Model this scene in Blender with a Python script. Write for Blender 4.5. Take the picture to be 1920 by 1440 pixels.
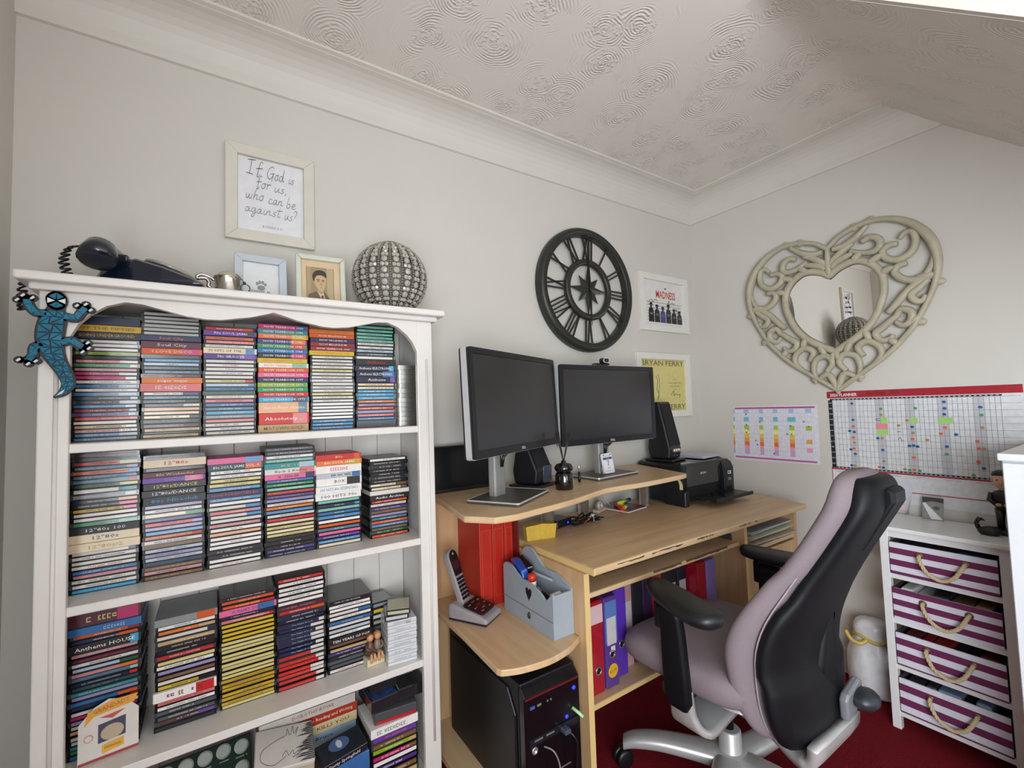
import bpy, bmesh, math, random
from math import pi, sin, cos, radians as R
from mathutils import Vector, Matrix
random.seed(7)
for o in list(bpy.data.objects):
    bpy.data.objects.remove(o)
SC = bpy.context.scene
COL = SC.collection

# ---------------------------------------------------------------- camera
CAM_POS = Vector((-2.356, -1.59, 1.22))
YAW, PITCH, ROLL, FPX = 0.5864, 0.05128, -0.03274, 847.0
fw = Vector((sin(YAW)*cos(PITCH), cos(YAW)*cos(PITCH), sin(PITCH)))
rt0 = Vector((cos(YAW), -sin(YAW), 0)); up0 = rt0.cross(fw)
rt = cos(ROLL)*rt0 + sin(ROLL)*up0
up = -sin(ROLL)*rt0 + cos(ROLL)*up0
cam_data = bpy.data.cameras.new('camera'); cam = bpy.data.objects.new('camera', cam_data)
COL.objects.link(cam)
M = Matrix((rt, up, -fw)).transposed().to_4x4(); M.translation = CAM_POS
cam.matrix_world = M
cam_data.sensor_fit = 'HORIZONTAL'; cam_data.sensor_width = 36.0
cam_data.lens = 36.0*FPX/1920.0
cam_data.clip_start = 0.02; cam_data.clip_end = 60
SC.camera = cam

# ---------------------------------------------------------------- daylight and exposure
SC.view_settings.view_transform = 'Standard'
SC.view_settings.look = 'None'
SC.view_settings.gamma = 1.0
SC.view_settings.use_curve_mapping = False
SC.view_settings.exposure = 0.24
SC.cycles.max_bounces = 7; SC.cycles.diffuse_bounces = 4; SC.cycles.glossy_bounces = 3; SC.cycles.transmission_bounces = 4; SC.cycles.transparent_max_bounces = 6
SC.cycles.adaptive_threshold = 0.05; SC.cycles.caustics_reflective = False; SC.cycles.caustics_refractive = False
world = bpy.data.worlds.new('overcast_sky'); SC.world = world
world.use_nodes = True
bg = world.node_tree.nodes['Background']
bg.inputs['Color'].default_value = (0.86, 0.93, 1.0, 1)
bg.inputs['Strength'].default_value = 1.0
def area_light(name, loc, direction, sx, sy, power, color):
    l = bpy.data.lights.new(name, 'AREA'); l.shape = 'RECTANGLE'; l.size = sx; l.size_y = sy
    l.energy = power; l.color = color
    o = bpy.data.objects.new(name, l); COL.objects.link(o); o.location = loc
    o.rotation_euler = Vector(direction).to_track_quat('-Z', 'Z').to_euler()
    return o
# daylight entering through the window in the left wall and through the glazed rear wall behind the camera
area_light('window_daylight', (-2.70, -2.60, 1.12), (1, 0.16, 0.14), 1.40, 1.80, 92, (0.91, 0.96, 1.0))
area_light('rear_window_daylight', (-1.35, -3.68, 1.45), (0.05, 1, 0.42), 2.0, 1.3, 18, (0.92, 0.965, 1.0))

# ---------------------------------------------------------------- helpers: materials
def lin(h):
    if isinstance(h, (tuple, list)): return tuple(h)[:3]
    h = h.lstrip('#'); c = [int(h[i:i+2], 16)/255 for i in (0, 2, 4)]
    return tuple(x/12.92 if x <= 0.04045 else ((x+0.055)/1.055)**2.4 for x in c)
MATS = {}
def mat(name, color='#808080', rough=0.5, metal=0.0, vary=0.06, scale=30, bump=0.0, bscale=200, coat=0.0, alpha=1.0, trans=0.0, emit=None, estr=0.0, objcol=False, stretch=None, spec=0.5):
    if name in MATS: return MATS[name]
    m = bpy.data.materials.new(name); MATS[name] = m; m.use_nodes = True
    nt = m.node_tree; b = nt.nodes['Principled BSDF']
    b.inputs['Roughness'].default_value = rough; b.inputs['Metallic'].default_value = metal
    b.inputs['Specular IOR Level'].default_value = spec
    if coat: b.inputs['Coat Weight'].default_value = coat; b.inputs['Coat Roughness'].default_value = 0.06
    if trans: b.inputs['Transmission Weight'].default_value = trans; b.inputs['IOR'].default_value = 1.45
    if alpha < 1: b.inputs['Alpha'].default_value = alpha
    if emit: b.inputs['Emission Color'].default_value = (*lin(emit), 1); b.inputs['Emission Strength'].default_value = estr
    tc = nt.nodes.new('ShaderNodeTexCoord'); src = tc.outputs['Object']
    if stretch:
        mp = nt.nodes.new('ShaderNodeMapping'); mp.inputs['Scale'].default_value = stretch
        nt.links.new(src, mp.inputs['Vector']); src = mp.outputs['Vector']
    no = nt.nodes.new('ShaderNodeTexNoise'); no.inputs['Scale'].default_value = scale; no.inputs['Detail'].default_value = 3
    nt.links.new(src, no.inputs['Vector'])
    mx = nt.nodes.new('ShaderNodeMix'); mx.data_type = 'RGBA'; mx.blend_type = 'MULTIPLY'
    mx.inputs['Factor'].default_value = 1.0
    rp = nt.nodes.new('ShaderNodeMapRange'); rp.inputs['From Min'].default_value = .3; rp.inputs['From Max'].default_value = .7
    rp.inputs['To Min'].default_value = 1-vary; rp.inputs['To Max'].default_value = 1+vary*.4
    nt.links.new(no.outputs['Fac'], rp.inputs['Value'])
    if objcol:
        oi = nt.nodes.new('ShaderNodeObjectInfo'); nt.links.new(oi.outputs['Color'], mx.inputs['A'])
    else: mx.inputs['A'].default_value = (*lin(color), 1)
    nt.links.new(rp.outputs['Result'], mx.inputs['B'])
    nt.links.new(mx.outputs['Result'], b.inputs['Base Color'])
    if bump:
        n2 = nt.nodes.new('ShaderNodeTexNoise'); n2.inputs['Scale'].default_value = bscale; n2.inputs['Detail'].default_value = 4
        nt.links.new(src, n2.inputs['Vector'])
        bp = nt.nodes.new('ShaderNodeBump'); bp.inputs['Strength'].default_value = bump; bp.inputs['Distance'].default_value = 0.004
        nt.links.new(n2.outputs['Fac'], bp.inputs['Height']); nt.links.new(bp.outputs['Normal'], b.inputs['Normal'])
    return m
def wood_mat(name, c1, c2, axis='x', rough=0.42, scale=1.0):
    if name in MATS: return MATS[name]
    m = bpy.data.materials.new(name); MATS[name] = m; m.use_nodes = True
    nt = m.node_tree; b = nt.nodes['Principled BSDF']; b.inputs['Roughness'].default_value = rough
    tc = nt.nodes.new('ShaderNodeTexCoord'); mp = nt.nodes.new('ShaderNodeMapping')
    s = {'x': (1.6, 22, 22), 'y': (22, 1.6, 22), 'z': (22, 22, 1.6)}[axis]
    mp.inputs['Scale'].default_value = tuple(v*scale for v in s)
    nt.links.new(tc.outputs['Object'], mp.inputs['Vector'])
    n = nt.nodes.new('ShaderNodeTexNoise'); n.inputs['Scale'].default_value = 1.3; n.inputs['Detail'].default_value = 5; n.inputs['Distortion'].default_value = .6
    nt.links.new(mp.outputs['Vector'], n.inputs['Vector'])
    cr = nt.nodes.new('ShaderNodeValToRGB'); cr.color_ramp.elements[0].position = .32; cr.color_ramp.elements[1].position = .68
    cr.color_ramp.elements[0].color = (*lin(c1), 1); cr.color_ramp.elements[1].color = (*lin(c2), 1)
    nt.links.new(n.outputs['Fac'], cr.inputs['Fac']); nt.links.new(cr.outputs['Color'], b.inputs['Base Color'])
    return m
OBJ_PRINT = mat('glossy_printed_paper', rough=.32, objcol=True, vary=.10, scale=60, coat=.25)
OBJ_INK = mat('printed_ink', rough=.5, objcol=True, vary=.04)
OBJ_MATTE = mat('matte_coloured_surface', rough=.6, objcol=True, vary=.06)
OBJ_PLASTIC = mat('coloured_plastic', rough=.32, objcol=True, vary=.03)

# ---------------------------------------------------------------- helpers: meshes and objects
class MB:
    def __init__(s): s.v = []; s.f = []; s.sm = []
    def add(s, vs, fs, smooth=False, mtx=None):
        n = len(s.v)
        s.v += [tuple(mtx @ Vector(p)) if mtx else tuple(p) for p in vs]
        s.f += [tuple(i+n for i in f) for f in fs]; s.sm += [smooth]*len(fs); return s
    def box(s, x0, x1, y0, y1, z0, z1, mtx=None):
        vs = [(x, y, z) for z in (z0, z1) for y in (y0, y1) for x in (x0, x1)]
        return s.add(vs, [(0,2,3,1),(4,5,7,6),(0,1,5,4),(2,6,7,3),(0,4,6,2),(1,3,7,5)], False, mtx)
    def cbox(s, c, d, mtx=None):
        return s.box(c[0]-d[0]/2, c[0]+d[0]/2, c[1]-d[1]/2, c[1]+d[1]/2, c[2]-d[2]/2, c[2]+d[2]/2, mtx)
    def bbox(s, x0, x1, y0, y1, z0, z1, r=.004, seg=2, mtx=None):
        bm = bmesh.new(); bmesh.ops.create_cube(bm, size=1)
        for v in bm.verts: v.co = Vector(((x0+x1)/2+v.co.x*(x1-x0), (y0+y1)/2+v.co.y*(y1-y0), (z0+z1)/2+v.co.z*(z1-z0)))
        bmesh.ops.bevel(bm, geom=list(bm.edges), offset=r, segments=seg, affect='EDGES', profile=.5)
        bm.verts.index_update()
        s.add([v.co.copy() for v in bm.verts], [tuple(v.index for v in f.verts) for f in bm.faces], False, mtx); bm.free(); return s
    def prism(s, pts, axis, a, b, mtx=None, smooth=False):
        # polygon pts (u,v) extruded along axis from a to b ; axis x:(y,z) y:(x,z) z:(x,y)
        def P(u, v, w): return {'x': (w, u, v), 'y': (u, w, v), 'z': (u, v, w)}[axis]
        n = len(pts); vs = [P(u, v, a) for u, v in pts]+[P(u, v, b) for u, v in pts]
        area = sum(pts[i][0]*pts[(i+1) % n][1]-pts[(i+1) % n][0]*pts[i][1] for i in range(n))
        flip = (area > 0) == (axis in 'xz'); flip = flip if b > a else not flip
        fs = []
        c0 = tuple(range(n)); c1 = tuple(range(n, 2*n))
        fs.append(c0[::-1] if flip else c0); fs.append(c1 if flip else c1[::-1])
        s.add(vs, fs, False, mtx); k = len(s.v)-2*n
        for i in range(n):
            j = (i+1) % n; q = (k+i, k+j, k+n+j, k+n+i)
            s.f.append(q if flip else q[::-1]); s.sm.append(smooth)
        return s
    def ring(s, outer, inner, axis, a, b, mtx=None):
        # closed band between two equal-length outlines, extruded
        def P(p, w): return {'x': (w, p[0], p[1]), 'y': (p[0], w, p[1]), 'z': (p[0], p[1], w)}[axis]
        n = len(outer); vs = [P(p, a) for p in outer]+[P(p, a) for p in inner]+[P(p, b) for p in outer]+[P(p, b) for p in inner]
        fs = []
        for i in range(n):
            j = (i+1) % n
            fs += [(i, j, n+j, n+i), (2*n+i, 3*n+i, 3*n+j, 2*n+j), (i, 2*n+i, 2*n+j, j), (n+i, n+j, 3*n+j, 3*n+i)]
        return s.add(vs, fs, False, mtx)
    def lathe(s, prof, seg=24, mtx=None, smooth=True, cap=True, sx=1, sy=1):
        n = len(prof); vs = []; fs = []
        for i in range(seg):
            a = 2*pi*i/seg
            for r, z in prof: vs.append((r*cos(a)*sx, r*sin(a)*sy, z))
        for i in range(seg):
            j = (i+1) % seg
            for k in range(n-1): fs.append((i*n+k, j*n+k, j*n+k+1, i*n+k+1))
        s.add(vs, fs, smooth, mtx); b0 = len(s.v)-len(vs)
        if cap:
            for k, rev in ((0, True), (n-1, False)):
                if prof[k][0] > 1e-6:
                    q = [b0+i*n+k for i in range(seg)]; s.f.append(tuple(q[::-1] if rev else q)); s.sm.append(False)
        return s
    def tube(s, path, r, seg=8, mtx=None, closed=False, cap=True, flat=1.0):
        P = [Vector(p) for p in path]; n = len(P); rr = r if isinstance(r, (list, tuple)) else [r]*n
        vs = []; fs = []; up = None
        for i in range(n):
            t = (P[(i+1) % n]-P[i-1]) if closed else (P[min(i+1, n-1)]-P[max(i-1, 0)])
            if t.length < 1e-9: t = Vector((0, 0, 1))
            t.normalize()
            if up is None:
                up = Vector((0, 0, 1)) if abs(t.z) < .9 else Vector((1, 0, 0))
            up = (up-t*up.dot(t))
            if up.length < 1e-6: up = t.orthogonal()
            up.normalize(); sd = t.cross(up)
            for k in range(seg):
                a = 2*pi*k/seg; vs.append(P[i]+(up*cos(a)*flat+sd*sin(a))*rr[i])
        for i in range(n if closed else n-1):
            j = (i+1) % n
            for k in range(seg):
                l = (k+1) % seg; fs.append((i*seg+k, i*seg+l, j*seg+l, j*seg+k))
        s.add(vs, fs, True, mtx)
        if cap and not closed:
            b0 = len(s.v)-len(vs)
            s.f.append(tuple(b0+k for k in range(seg))[::-1]); s.sm.append(False)
            s.f.append(tuple(b0+(n-1)*seg+k for k in range(seg))); s.sm.append(False)
        return s
    def sphere(s, c, r, seg=12, rings=8, mtx=None):
        rx, ry, rz = r if isinstance(r, (tuple, list)) else (r, r, r)
        vs = [(c[0], c[1], c[2]-rz)]; fs = []
        for i in range(1, rings):
            a = -pi/2+pi*i/rings
            for k in range(seg):
                b = 2*pi*k/seg; vs.append((c[0]+rx*cos(a)*cos(b), c[1]+ry*cos(a)*sin(b), c[2]+rz*sin(a)))
        vs.append((c[0], c[1], c[2]+rz)); m = len(vs)-1
        for k in range(seg):
            l = (k+1) % seg; fs.append((0, 1+l, 1+k)); fs.append((m, 1+(rings-2)*seg+k, 1+(rings-2)*seg+l))
            for i in range(rings-2):
                fs.append((1+i*seg+k, 1+i*seg+l, 1+(i+1)*seg+l, 1+(i+1)*seg+k))
        return s.add(vs, fs, True, mtx)
    def loft(s, loops, cap=True, smooth=True, mtx=None, closed=True):
        n = len(loops[0]); vs = [p for L in loops for p in L]; fs = []
        for i in range(len(loops)-1):
            for k in range(n if closed else n-1):
                l = (k+1) % n; fs.append((i*n+k, i*n+l, (i+1)*n+l, (i+1)*n+k))
        s.add(vs, fs, smooth, mtx); b0 = len(s.v)-len(vs)
        if cap:
            s.f.append(tuple(b0+k for k in range(n))[::-1]); s.sm.append(smooth)
            q = b0+(len(loops)-1)*n; s.f.append(tuple(q+k for k in range(n))); s.sm.append(smooth)
        return s
    def mesh(s, name):
        me = bpy.data.meshes.new(name); me.from_pydata(s.v, [], s.f)
        me.polygons.foreach_set('use_smooth', s.sm); me.update()
        bm = bmesh.new(); bm.from_mesh(me); bmesh.ops.recalc_face_normals(bm, faces=bm.faces); bm.to_mesh(me); bm.free()
        return me
    def build(s, name, m, parent=None, color=None, loc=None, rot=None):
        return obj(name, s.mesh(name), m, parent, color, loc, rot)
def obj(name, me, m, parent=None, color=None, loc=None, rot=None):
    o = bpy.data.objects.new(name, me); COL.objects.link(o)
    if m is not None:
        if not me.materials: me.materials.append(m)
        if me.materials[0] is not m:
            o.material_slots[0].link = 'OBJECT'; o.material_slots[0].material = m
    if parent: o.parent = parent
    if color is not None: o.color = (*lin(color), 1)
    if loc is not None: o.location = loc
    if rot is not None: o.rotation_euler = rot
    return o
def tag(o, label, cat, group=None):
    o['label'] = label; o['category'] = cat
    if group: o['group'] = group
    return o
def thing(name, label, cat, loc=(0, 0, 0), rotz=0.0, group=None, rot=None):
    o = bpy.data.objects.new(name, None); COL.objects.link(o); o.location = loc; o.empty_display_size = .05
    o.rotation_euler = rot if rot else (0, 0, rotz)
    return tag(o, label, cat, group)
def struct(o): o['kind'] = 'structure'; return o
def subdiv(o, lv=2):
    md = o.modifiers.new('subdivision', 'SUBSURF'); md.levels = lv; md.render_levels = lv; return o
def bevel(o, w=.002, seg=2):
    md = o.modifiers.new('bevel', 'BEVEL'); md.width = w; md.segments = seg; md.limit_method = 'ANGLE'; md.angle_limit = R(40); return o
FACE_Y = (pi/2, 0, 0)            # print facing the camera side (-Y)
FACE_X = (pi/2, 0, -pi/2)        # print on the right wall, facing -X
FACE_Z = (0, 0, 0)
TXT = {}
def text(parent, string, size, loc, rot=FACE_Y, color='#111111', align='CENTER', width=None, shear=0.0, bold=0.0, name='lettering', res=2, space=1.0, sx=1.0, m=None):
    key = (string, align, res, round(bold, 4), round(shear, 3), space)
    if key not in TXT:
        cu = bpy.data.curves.new('lettering', 'FONT'); cu.body = string; cu.size = 1.0; cu.align_x = align; cu.align_y = 'CENTER'
        cu.resolution_u = res; cu.offset = bold; cu.shear = shear; cu.space_character = space; cu.fill_mode = 'FRONT'
        t = bpy.data.objects.new('lettering_tmp', cu); me = bpy.data.meshes.new_from_object(t)
        bpy.data.objects.remove(t); bpy.data.curves.remove(cu); me.name = 'lettering'; TXT[key] = me
    me = TXT[key]
    if not me.vertices: return None
    o = obj(name, me, m or OBJ_INK, parent, color, loc, rot)
    xs = [v.co.x for v in me.vertices]; w = max(xs)-min(xs)
    s = size; k = sx
    if width: k = min(1.6, width/(w*s))
    o.scale = (s*k, s, s)
    return o
def squiggle(parent, length, h, loc, rot=FACE_Y, color='#222222', n=None, name='lettering', seed=0):
    # a row of small printed marks, for lettering too small to read
    rnd = random.Random(seed); mb = MB(); x = -length/2
    while x < length/2:
        w = h*rnd.uniform(.35, .75)
        if rnd.random() > .16:
            a = h*rnd.choice((.35, .5, .5)); mb.add([(x, -a, 0), (x+w, -a, 0), (x+w, -a+h*.24, 0), (x, -a+h*.24, 0)], [(0, 1, 2, 3)])
            mb.add([(x, a-h*.24, 0), (x+w, a-h*.24, 0), (x+w, a, 0), (x, a, 0)], [(0, 1, 2, 3)])
            mb.add([(x, -a, 0), (x+h*.2, -a, 0), (x+h*.2, a, 0), (x, a, 0)], [(0, 1, 2, 3)])
        x += w+h*.22
    return mb.build(name, OBJ_INK, parent, color, loc, rot)
def rect(parent, name, w, h, loc, rot=FACE_Y, color='#ffffff', m=None):
    mb = MB().add([(-w/2, -h/2, 0), (w/2, -h/2, 0), (w/2, h/2, 0), (-w/2, h/2, 0)], [(0, 1, 2, 3)])
    return mb.build(name, m or OBJ_INK, parent, color, loc, rot)
def flatpoly(parent, name, pts, loc, rot=FACE_Y, color='#000000', m=None):
    return MB().add([(x, y, 0) for x, y in pts], [tuple(range(len(pts)))]).build(name, m or OBJ_INK, parent, color, loc, rot)
def circle(n, rx, ry=None, cx=0, cy=0, a0=0):
    ry = rx if ry is None else ry
    return [(cx+rx*cos(a0+2*pi*i/n), cy+ry*sin(a0+2*pi*i/n)) for i in range(n)]
def catmull(P, k=6, closed=False):
    n = len(P); out = []
    for i in range(n if closed else n-1):
        p0 = Vector(P[i-1] if (closed or i > 0) else P[0]); p1 = Vector(P[i]); p2 = Vector(P[(i+1) % n]); p3 = Vector(P[(i+2) % n] if (closed or i+2 < n) else P[n-1])
        for j in range(k):
            t = j/k; out.append(.5*((2*p1)+(p2-p0)*t+(2*p0-5*p1+4*p2-p3)*t*t+(3*p1-p0-3*p2+p3)*t**3))
    if not closed: out.append(Vector(P[-1]))
    return [tuple(v) for v in out]
def roundrect(w, h, r, n=4, cx=0, cy=0):
    out = []
    for sx, sy, a in ((1, 1, 0), (-1, 1, pi/2), (-1, -1, pi), (1, -1, 3*pi/2)):
        for i in range(n+1):
            b = a+pi/2*i/n; out.append((cx+sx*(w/2-r)+r*cos(b), cy+sy*(h/2-r)+r*sin(b)))
    return out
ORD = ['', 'first', 'second', 'third', 'fourth', 'fifth', 'sixth', 'seventh', 'eighth', 'ninth', 'tenth', 'eleventh', 'twelfth', 'thirteenth', 'fourteenth', 'fifteenth', 'sixteenth', 'seventeenth', 'eighteenth', 'nineteenth', 'twentieth'] + ['twenty-'+w for w in ('first', 'second', 'third', 'fourth', 'fifth', 'sixth', 'seventh', 'eighth', 'ninth')] + ['thirtieth', 'thirty-first', 'thirty-second', 'thirty-third']
# ================================================================ the room
WALL = mat('white_wall_paint', '#d1cec7', rough=.75, vary=.02, scale=4)
TRIM = mat('white_trim_paint', '#d6d3cb', rough=.55, vary=.02, scale=8)
CEIL_Z, LEFT_X, REAR_Y = 2.385, -2.772, -3.75
SOF_X, SOF_Y = -1.045, -0.985
def ceiling_material():
    m = bpy.data.materials.new('swirled_ceiling_plaster'); m.use_nodes = True; nt = m.node_tree; N = nt.nodes; L = nt.links
    b = N['Principled BSDF']; b.inputs['Roughness'].default_value = .8; b.inputs['Base Color'].default_value = (*lin('#e4dfd8'), 1)
    tc = N.new('ShaderNodeTexCoord')
    wn = N.new('ShaderNodeTexNoise'); wn.inputs['Scale'].default_value = 5; wn.inputs['Detail'].default_value = 2
    L.new(tc.outputs['Object'], wn.inputs['Vector'])
    wsc = N.new('ShaderNodeVectorMath'); wsc.operation = 'SCALE'; wsc.inputs['Scale'].default_value = .09; L.new(wn.outputs['Color'], wsc.inputs[0])
    add = N.new('ShaderNodeVectorMath'); L.new(tc.outputs['Object'], add.inputs[0]); L.new(wsc.outputs[0], add.inputs[1])
    vo = N.new('ShaderNodeTexVoronoi'); vo.voronoi_dimensions = '2D'; vo.inputs['Scale'].default_value = 4.9; vo.inputs['Randomness'].default_value = .7
    L.new(add.outputs[0], vo.inputs['Vector'])
    d = vo.outputs['Distance']
    ml = N.new('ShaderNodeMath'); ml.operation = 'MULTIPLY'; ml.inputs[1].default_value = 120; L.new(d, ml.inputs[0])
    n3 = N.new('ShaderNodeTexNoise'); n3.inputs['Scale'].default_value = 18; n3.inputs['Detail'].default_value = 3; L.new(tc.outputs['Object'], n3.inputs['Vector'])
    nm = N.new('ShaderNodeMath'); nm.operation = 'MULTIPLY_ADD'; nm.inputs[1].default_value = 8; L.new(n3.outputs['Fac'], nm.inputs[0]); L.new(ml.outputs[0], nm.inputs[2])
    sn = N.new('ShaderNodeMath'); sn.operation = 'SINE'; L.new(nm.outputs[0], sn.inputs[0])
    # rings fade out and break up with a patchy mask
    n4 = N.new('ShaderNodeTexNoise'); n4.inputs['Scale'].default_value = 17; n4.inputs['Detail'].default_value = 2; L.new(tc.outputs['Object'], n4.inputs['Vector'])
    mr = N.new('ShaderNodeMapRange'); mr.inputs['From Min'].default_value = .42; mr.inputs['From Max'].default_value = .60; L.new(n4.outputs['Fac'], mr.inputs['Value'])
    fd = N.new('ShaderNodeMapRange'); fd.inputs['From Min'].default_value = .66; fd.inputs['From Max'].default_value = .36; L.new(d, fd.inputs['Value'])
    m1 = N.new('ShaderNodeMath'); m1.operation = 'MULTIPLY'; L.new(sn.outputs[0], m1.inputs[0]); L.new(mr.outputs[0], m1.inputs[1])
    m2 = N.new('ShaderNodeMath'); m2.operation = 'MULTIPLY'; L.new(m1.outputs[0], m2.inputs[0]); L.new(fd.outputs[0], m2.inputs[1])
    # stippled crumbs at each centre
    n5 = N.new('ShaderNodeTexNoise'); n5.inputs['Scale'].default_value = 85; n5.inputs['Detail'].default_value = 2; L.new(tc.outputs['Object'], n5.inputs['Vector'])
    c5 = N.new('ShaderNodeMapRange'); c5.inputs['From Min'].default_value = .52; c5.inputs['From Max'].default_value = .66; L.new(n5.outputs['Fac'], c5.inputs['Value'])
    ce = N.new('ShaderNodeMapRange'); ce.inputs['From Min'].default_value = .32; ce.inputs['From Max'].default_value = .12; L.new(d, ce.inputs['Value'])
    m3 = N.new('ShaderNodeMath'); m3.operation = 'MULTIPLY'; L.new(c5.outputs[0], m3.inputs[0]); L.new(ce.outputs[0], m3.inputs[1])
    m4 = N.new('ShaderNodeMath'); m4.operation = 'MULTIPLY_ADD'; m4.inputs[1].default_value = 3.0; L.new(m3.outputs[0], m4.inputs[0]); L.new(m2.outputs[0], m4.inputs[2])
    bp = N.new('ShaderNodeBump'); bp.inputs['Strength'].default_value = .55; bp.inputs['Distance'].default_value = .0026
    L.new(m4.outputs[0], bp.inputs['Height']); L.new(bp.outputs['Normal'], b.inputs['Normal'])
    return m
CEIL = ceiling_material()
def carpet_material():
    m = mat('red_carpet', '#7d1a26', rough=.95, vary=.35, scale=180, bump=1.0, bscale=420, spec=.1)
    return m
CARPET = carpet_material()
struct(MB().box(LEFT_X-.1, .1, REAR_Y-.1, .1, -.06, 0).build('floor', CARPET))
struct(MB().box(LEFT_X-.1, .12, 0, .12, 0, CEIL_Z+.1).build('wall_back', WALL))
struct(MB().box(0, .12, REAR_Y-.1, 0, 0, CEIL_Z+.1).build('wall_right', WALL))
# left wall with a window opening behind the camera
WY0, WY1, WZ0, WZ1 = -3.34, -1.88, .14, 2.08
mb = MB(); mb.box(LEFT_X-.12, LEFT_X, WY1, 0, 0, CEIL_Z+.1); mb.box(LEFT_X-.12, LEFT_X, REAR_Y, WY0, 0, CEIL_Z+.1)
mb.box(LEFT_X-.12, LEFT_X, WY0, WY1, 0, WZ0); mb.box(LEFT_X-.12, LEFT_X, WY0, WY1, WZ1, CEIL_Z+.1)
struct(mb.build('wall_left', WALL))
win = struct(bpy.data.objects.new('window_1', None)); COL.objects.link(win)
FRAMEW = mat('white_window_frame', '#e6e6e4', rough=.35)
GLASS = mat('window_glass', '#ffffff', rough=.02, trans=1.0, vary=0)
mb = MB()
for y in (WY0+.03, (WY0+WY1)/2, WY1-.03): mb.cbox((LEFT_X-.06, y, (WZ0+WZ1)/2), (.06, .06, WZ1-WZ0))
for z in (WZ0+.03, WZ1-.03): mb.cbox((LEFT_X-.06, (WY0+WY1)/2, z), (.06, WY1-WY0, .06))
mb.build('window_frame', FRAMEW, win)
for y0, y1 in ((WY0+.06, (WY0+WY1)/2-.03), ((WY0+WY1)/2+.03, WY1-.06)): MB().box(LEFT_X-.066, LEFT_X-.060, y0, y1, WZ0+.06, WZ1-.06).build('pane', GLASS, win)
# rear wall with a wide window too
RX0, RX1, RZ0, RZ1 = -2.4, -.3, .80, 2.10
mb = MB(); mb.box(LEFT_X, RX0, REAR_Y-.12, REAR_Y, 0, CEIL_Z+.1); mb.box(RX1, 0, REAR_Y-.12, REAR_Y, 0, CEIL_Z+.1)
mb.box(RX0, RX1, REAR_Y-.12, REAR_Y, 0, RZ0); mb.box(RX0, RX1, REAR_Y-.12, REAR_Y, RZ1, CEIL_Z+.1)
struct(mb.build('wall_rear', WALL))
win2 = struct(bpy.data.objects.new('window_2', None)); COL.objects.link(win2)
mb = MB()
for x in (RX0+.03, -1.7, -1.0, RX1-.03): mb.cbox((x, REAR_Y-.06, (RZ0+RZ1)/2), (.06, .06, RZ1-RZ0))
for z in (RZ0+.03, RZ1-.03): mb.cbox(((RX0+RX1)/2, REAR_Y-.06, z), (RX1-RX0, .06, .06))
mb.build('window_frame', FRAMEW, win2)
for x0, x1 in ((RX0+.06, -1.73), (-1.67, -1.03), (-.97, RX1-.06)): MB().box(x0, x1, REAR_Y-.066, REAR_Y-.060, RZ0+.06, RZ1-.06).build('pane', GLASS, win2)
# ceiling with the stair soffit folding down towards the right-hand side
mb = MB()
mb.add([(LEFT_X, 0, CEIL_Z), (0, 0, CEIL_Z), (0, SOF_Y, CEIL_Z), (SOF_X, SOF_Y, CEIL_Z), (SOF_X, REAR_Y, CEIL_Z), (LEFT_X, REAR_Y, CEIL_Z)], [(0, 5, 4, 3), (0, 3, 2, 1)])
struct(mb.build('ceiling', CEIL))
SLOPE = .965
mb = MB(); pts = []
for i in range(7):            # rounded bend
    t = i/6; y = SOF_Y+.06-t*.12; pts.append((y, CEIL_Z-SLOPE*.5*max(0, (.06-(y-SOF_Y)))**2/.12 if i else CEIL_Z))
pts.append((SOF_Y-1.5, CEIL_Z-SLOPE*1.5))
vs = [(x, y, z-.0005) for y, z in pts for x in (SOF_X, 0)]
mb.add(vs, [(2*i, 2*i+2, 2*i+3, 2*i+1) for i in range(len(pts)-1)], True)
struct(mb.build('ceiling_slope', CEIL))
mb = MB(); mb.prism([(SOF_Y, CEIL_Z), (SOF_Y-1.5, CEIL_Z-SLOPE*1.5), (SOF_Y-1.5, CEIL_Z)], 'x', SOF_X-.02, SOF_X)
struct(mb.build('trim_3', mat('cream_stringer_paint', '#e6e0d2', rough=.5)))
# coving
def cove(length):
    P = [(0, CEIL_Z), (.135, CEIL_Z), (.135, CEIL_Z-.008), (.120, CEIL_Z-.010)]
    for i in range(9):
        a = i/8*pi/2; P.append((.012+.108*(1-sin(a)), CEIL_Z-.012-.105*(1-cos(a))))
    P += [(.010, CEIL_Z-.128), (0, CEIL_Z-.130)]
    return P
pr = cove(1)
loops = []
for d, z in pr: pass
A = [(LEFT_X, -d, z) for d, z in pr]; B = [(-d, -d, z) for d, z in pr]
mb = MB().loft([A, B], cap=False, smooth=False); struct(mb.build('trim_1', TRIM))
Cc = [(-d, SOF_Y-.0-(CEIL_Z-z)/SLOPE, z) for d, z in pr]
mb = MB().loft([B, Cc], cap=False, smooth=False); struct(mb.build('trim_2', TRIM))
struct(MB().box(-.018, 0, REAR_Y, 0, 0, .1).build('baseboard_right', TRIM))
struct(MB().box(LEFT_X, 0, -.018, 0, 0, .1).build('baseboard_back', TRIM))
# thin painted boxing at the far left edge
struct(MB().box(LEFT_X, LEFT_X+.018, REAR_Y, 0, 0, .1).build('baseboard_left', TRIM))
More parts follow.
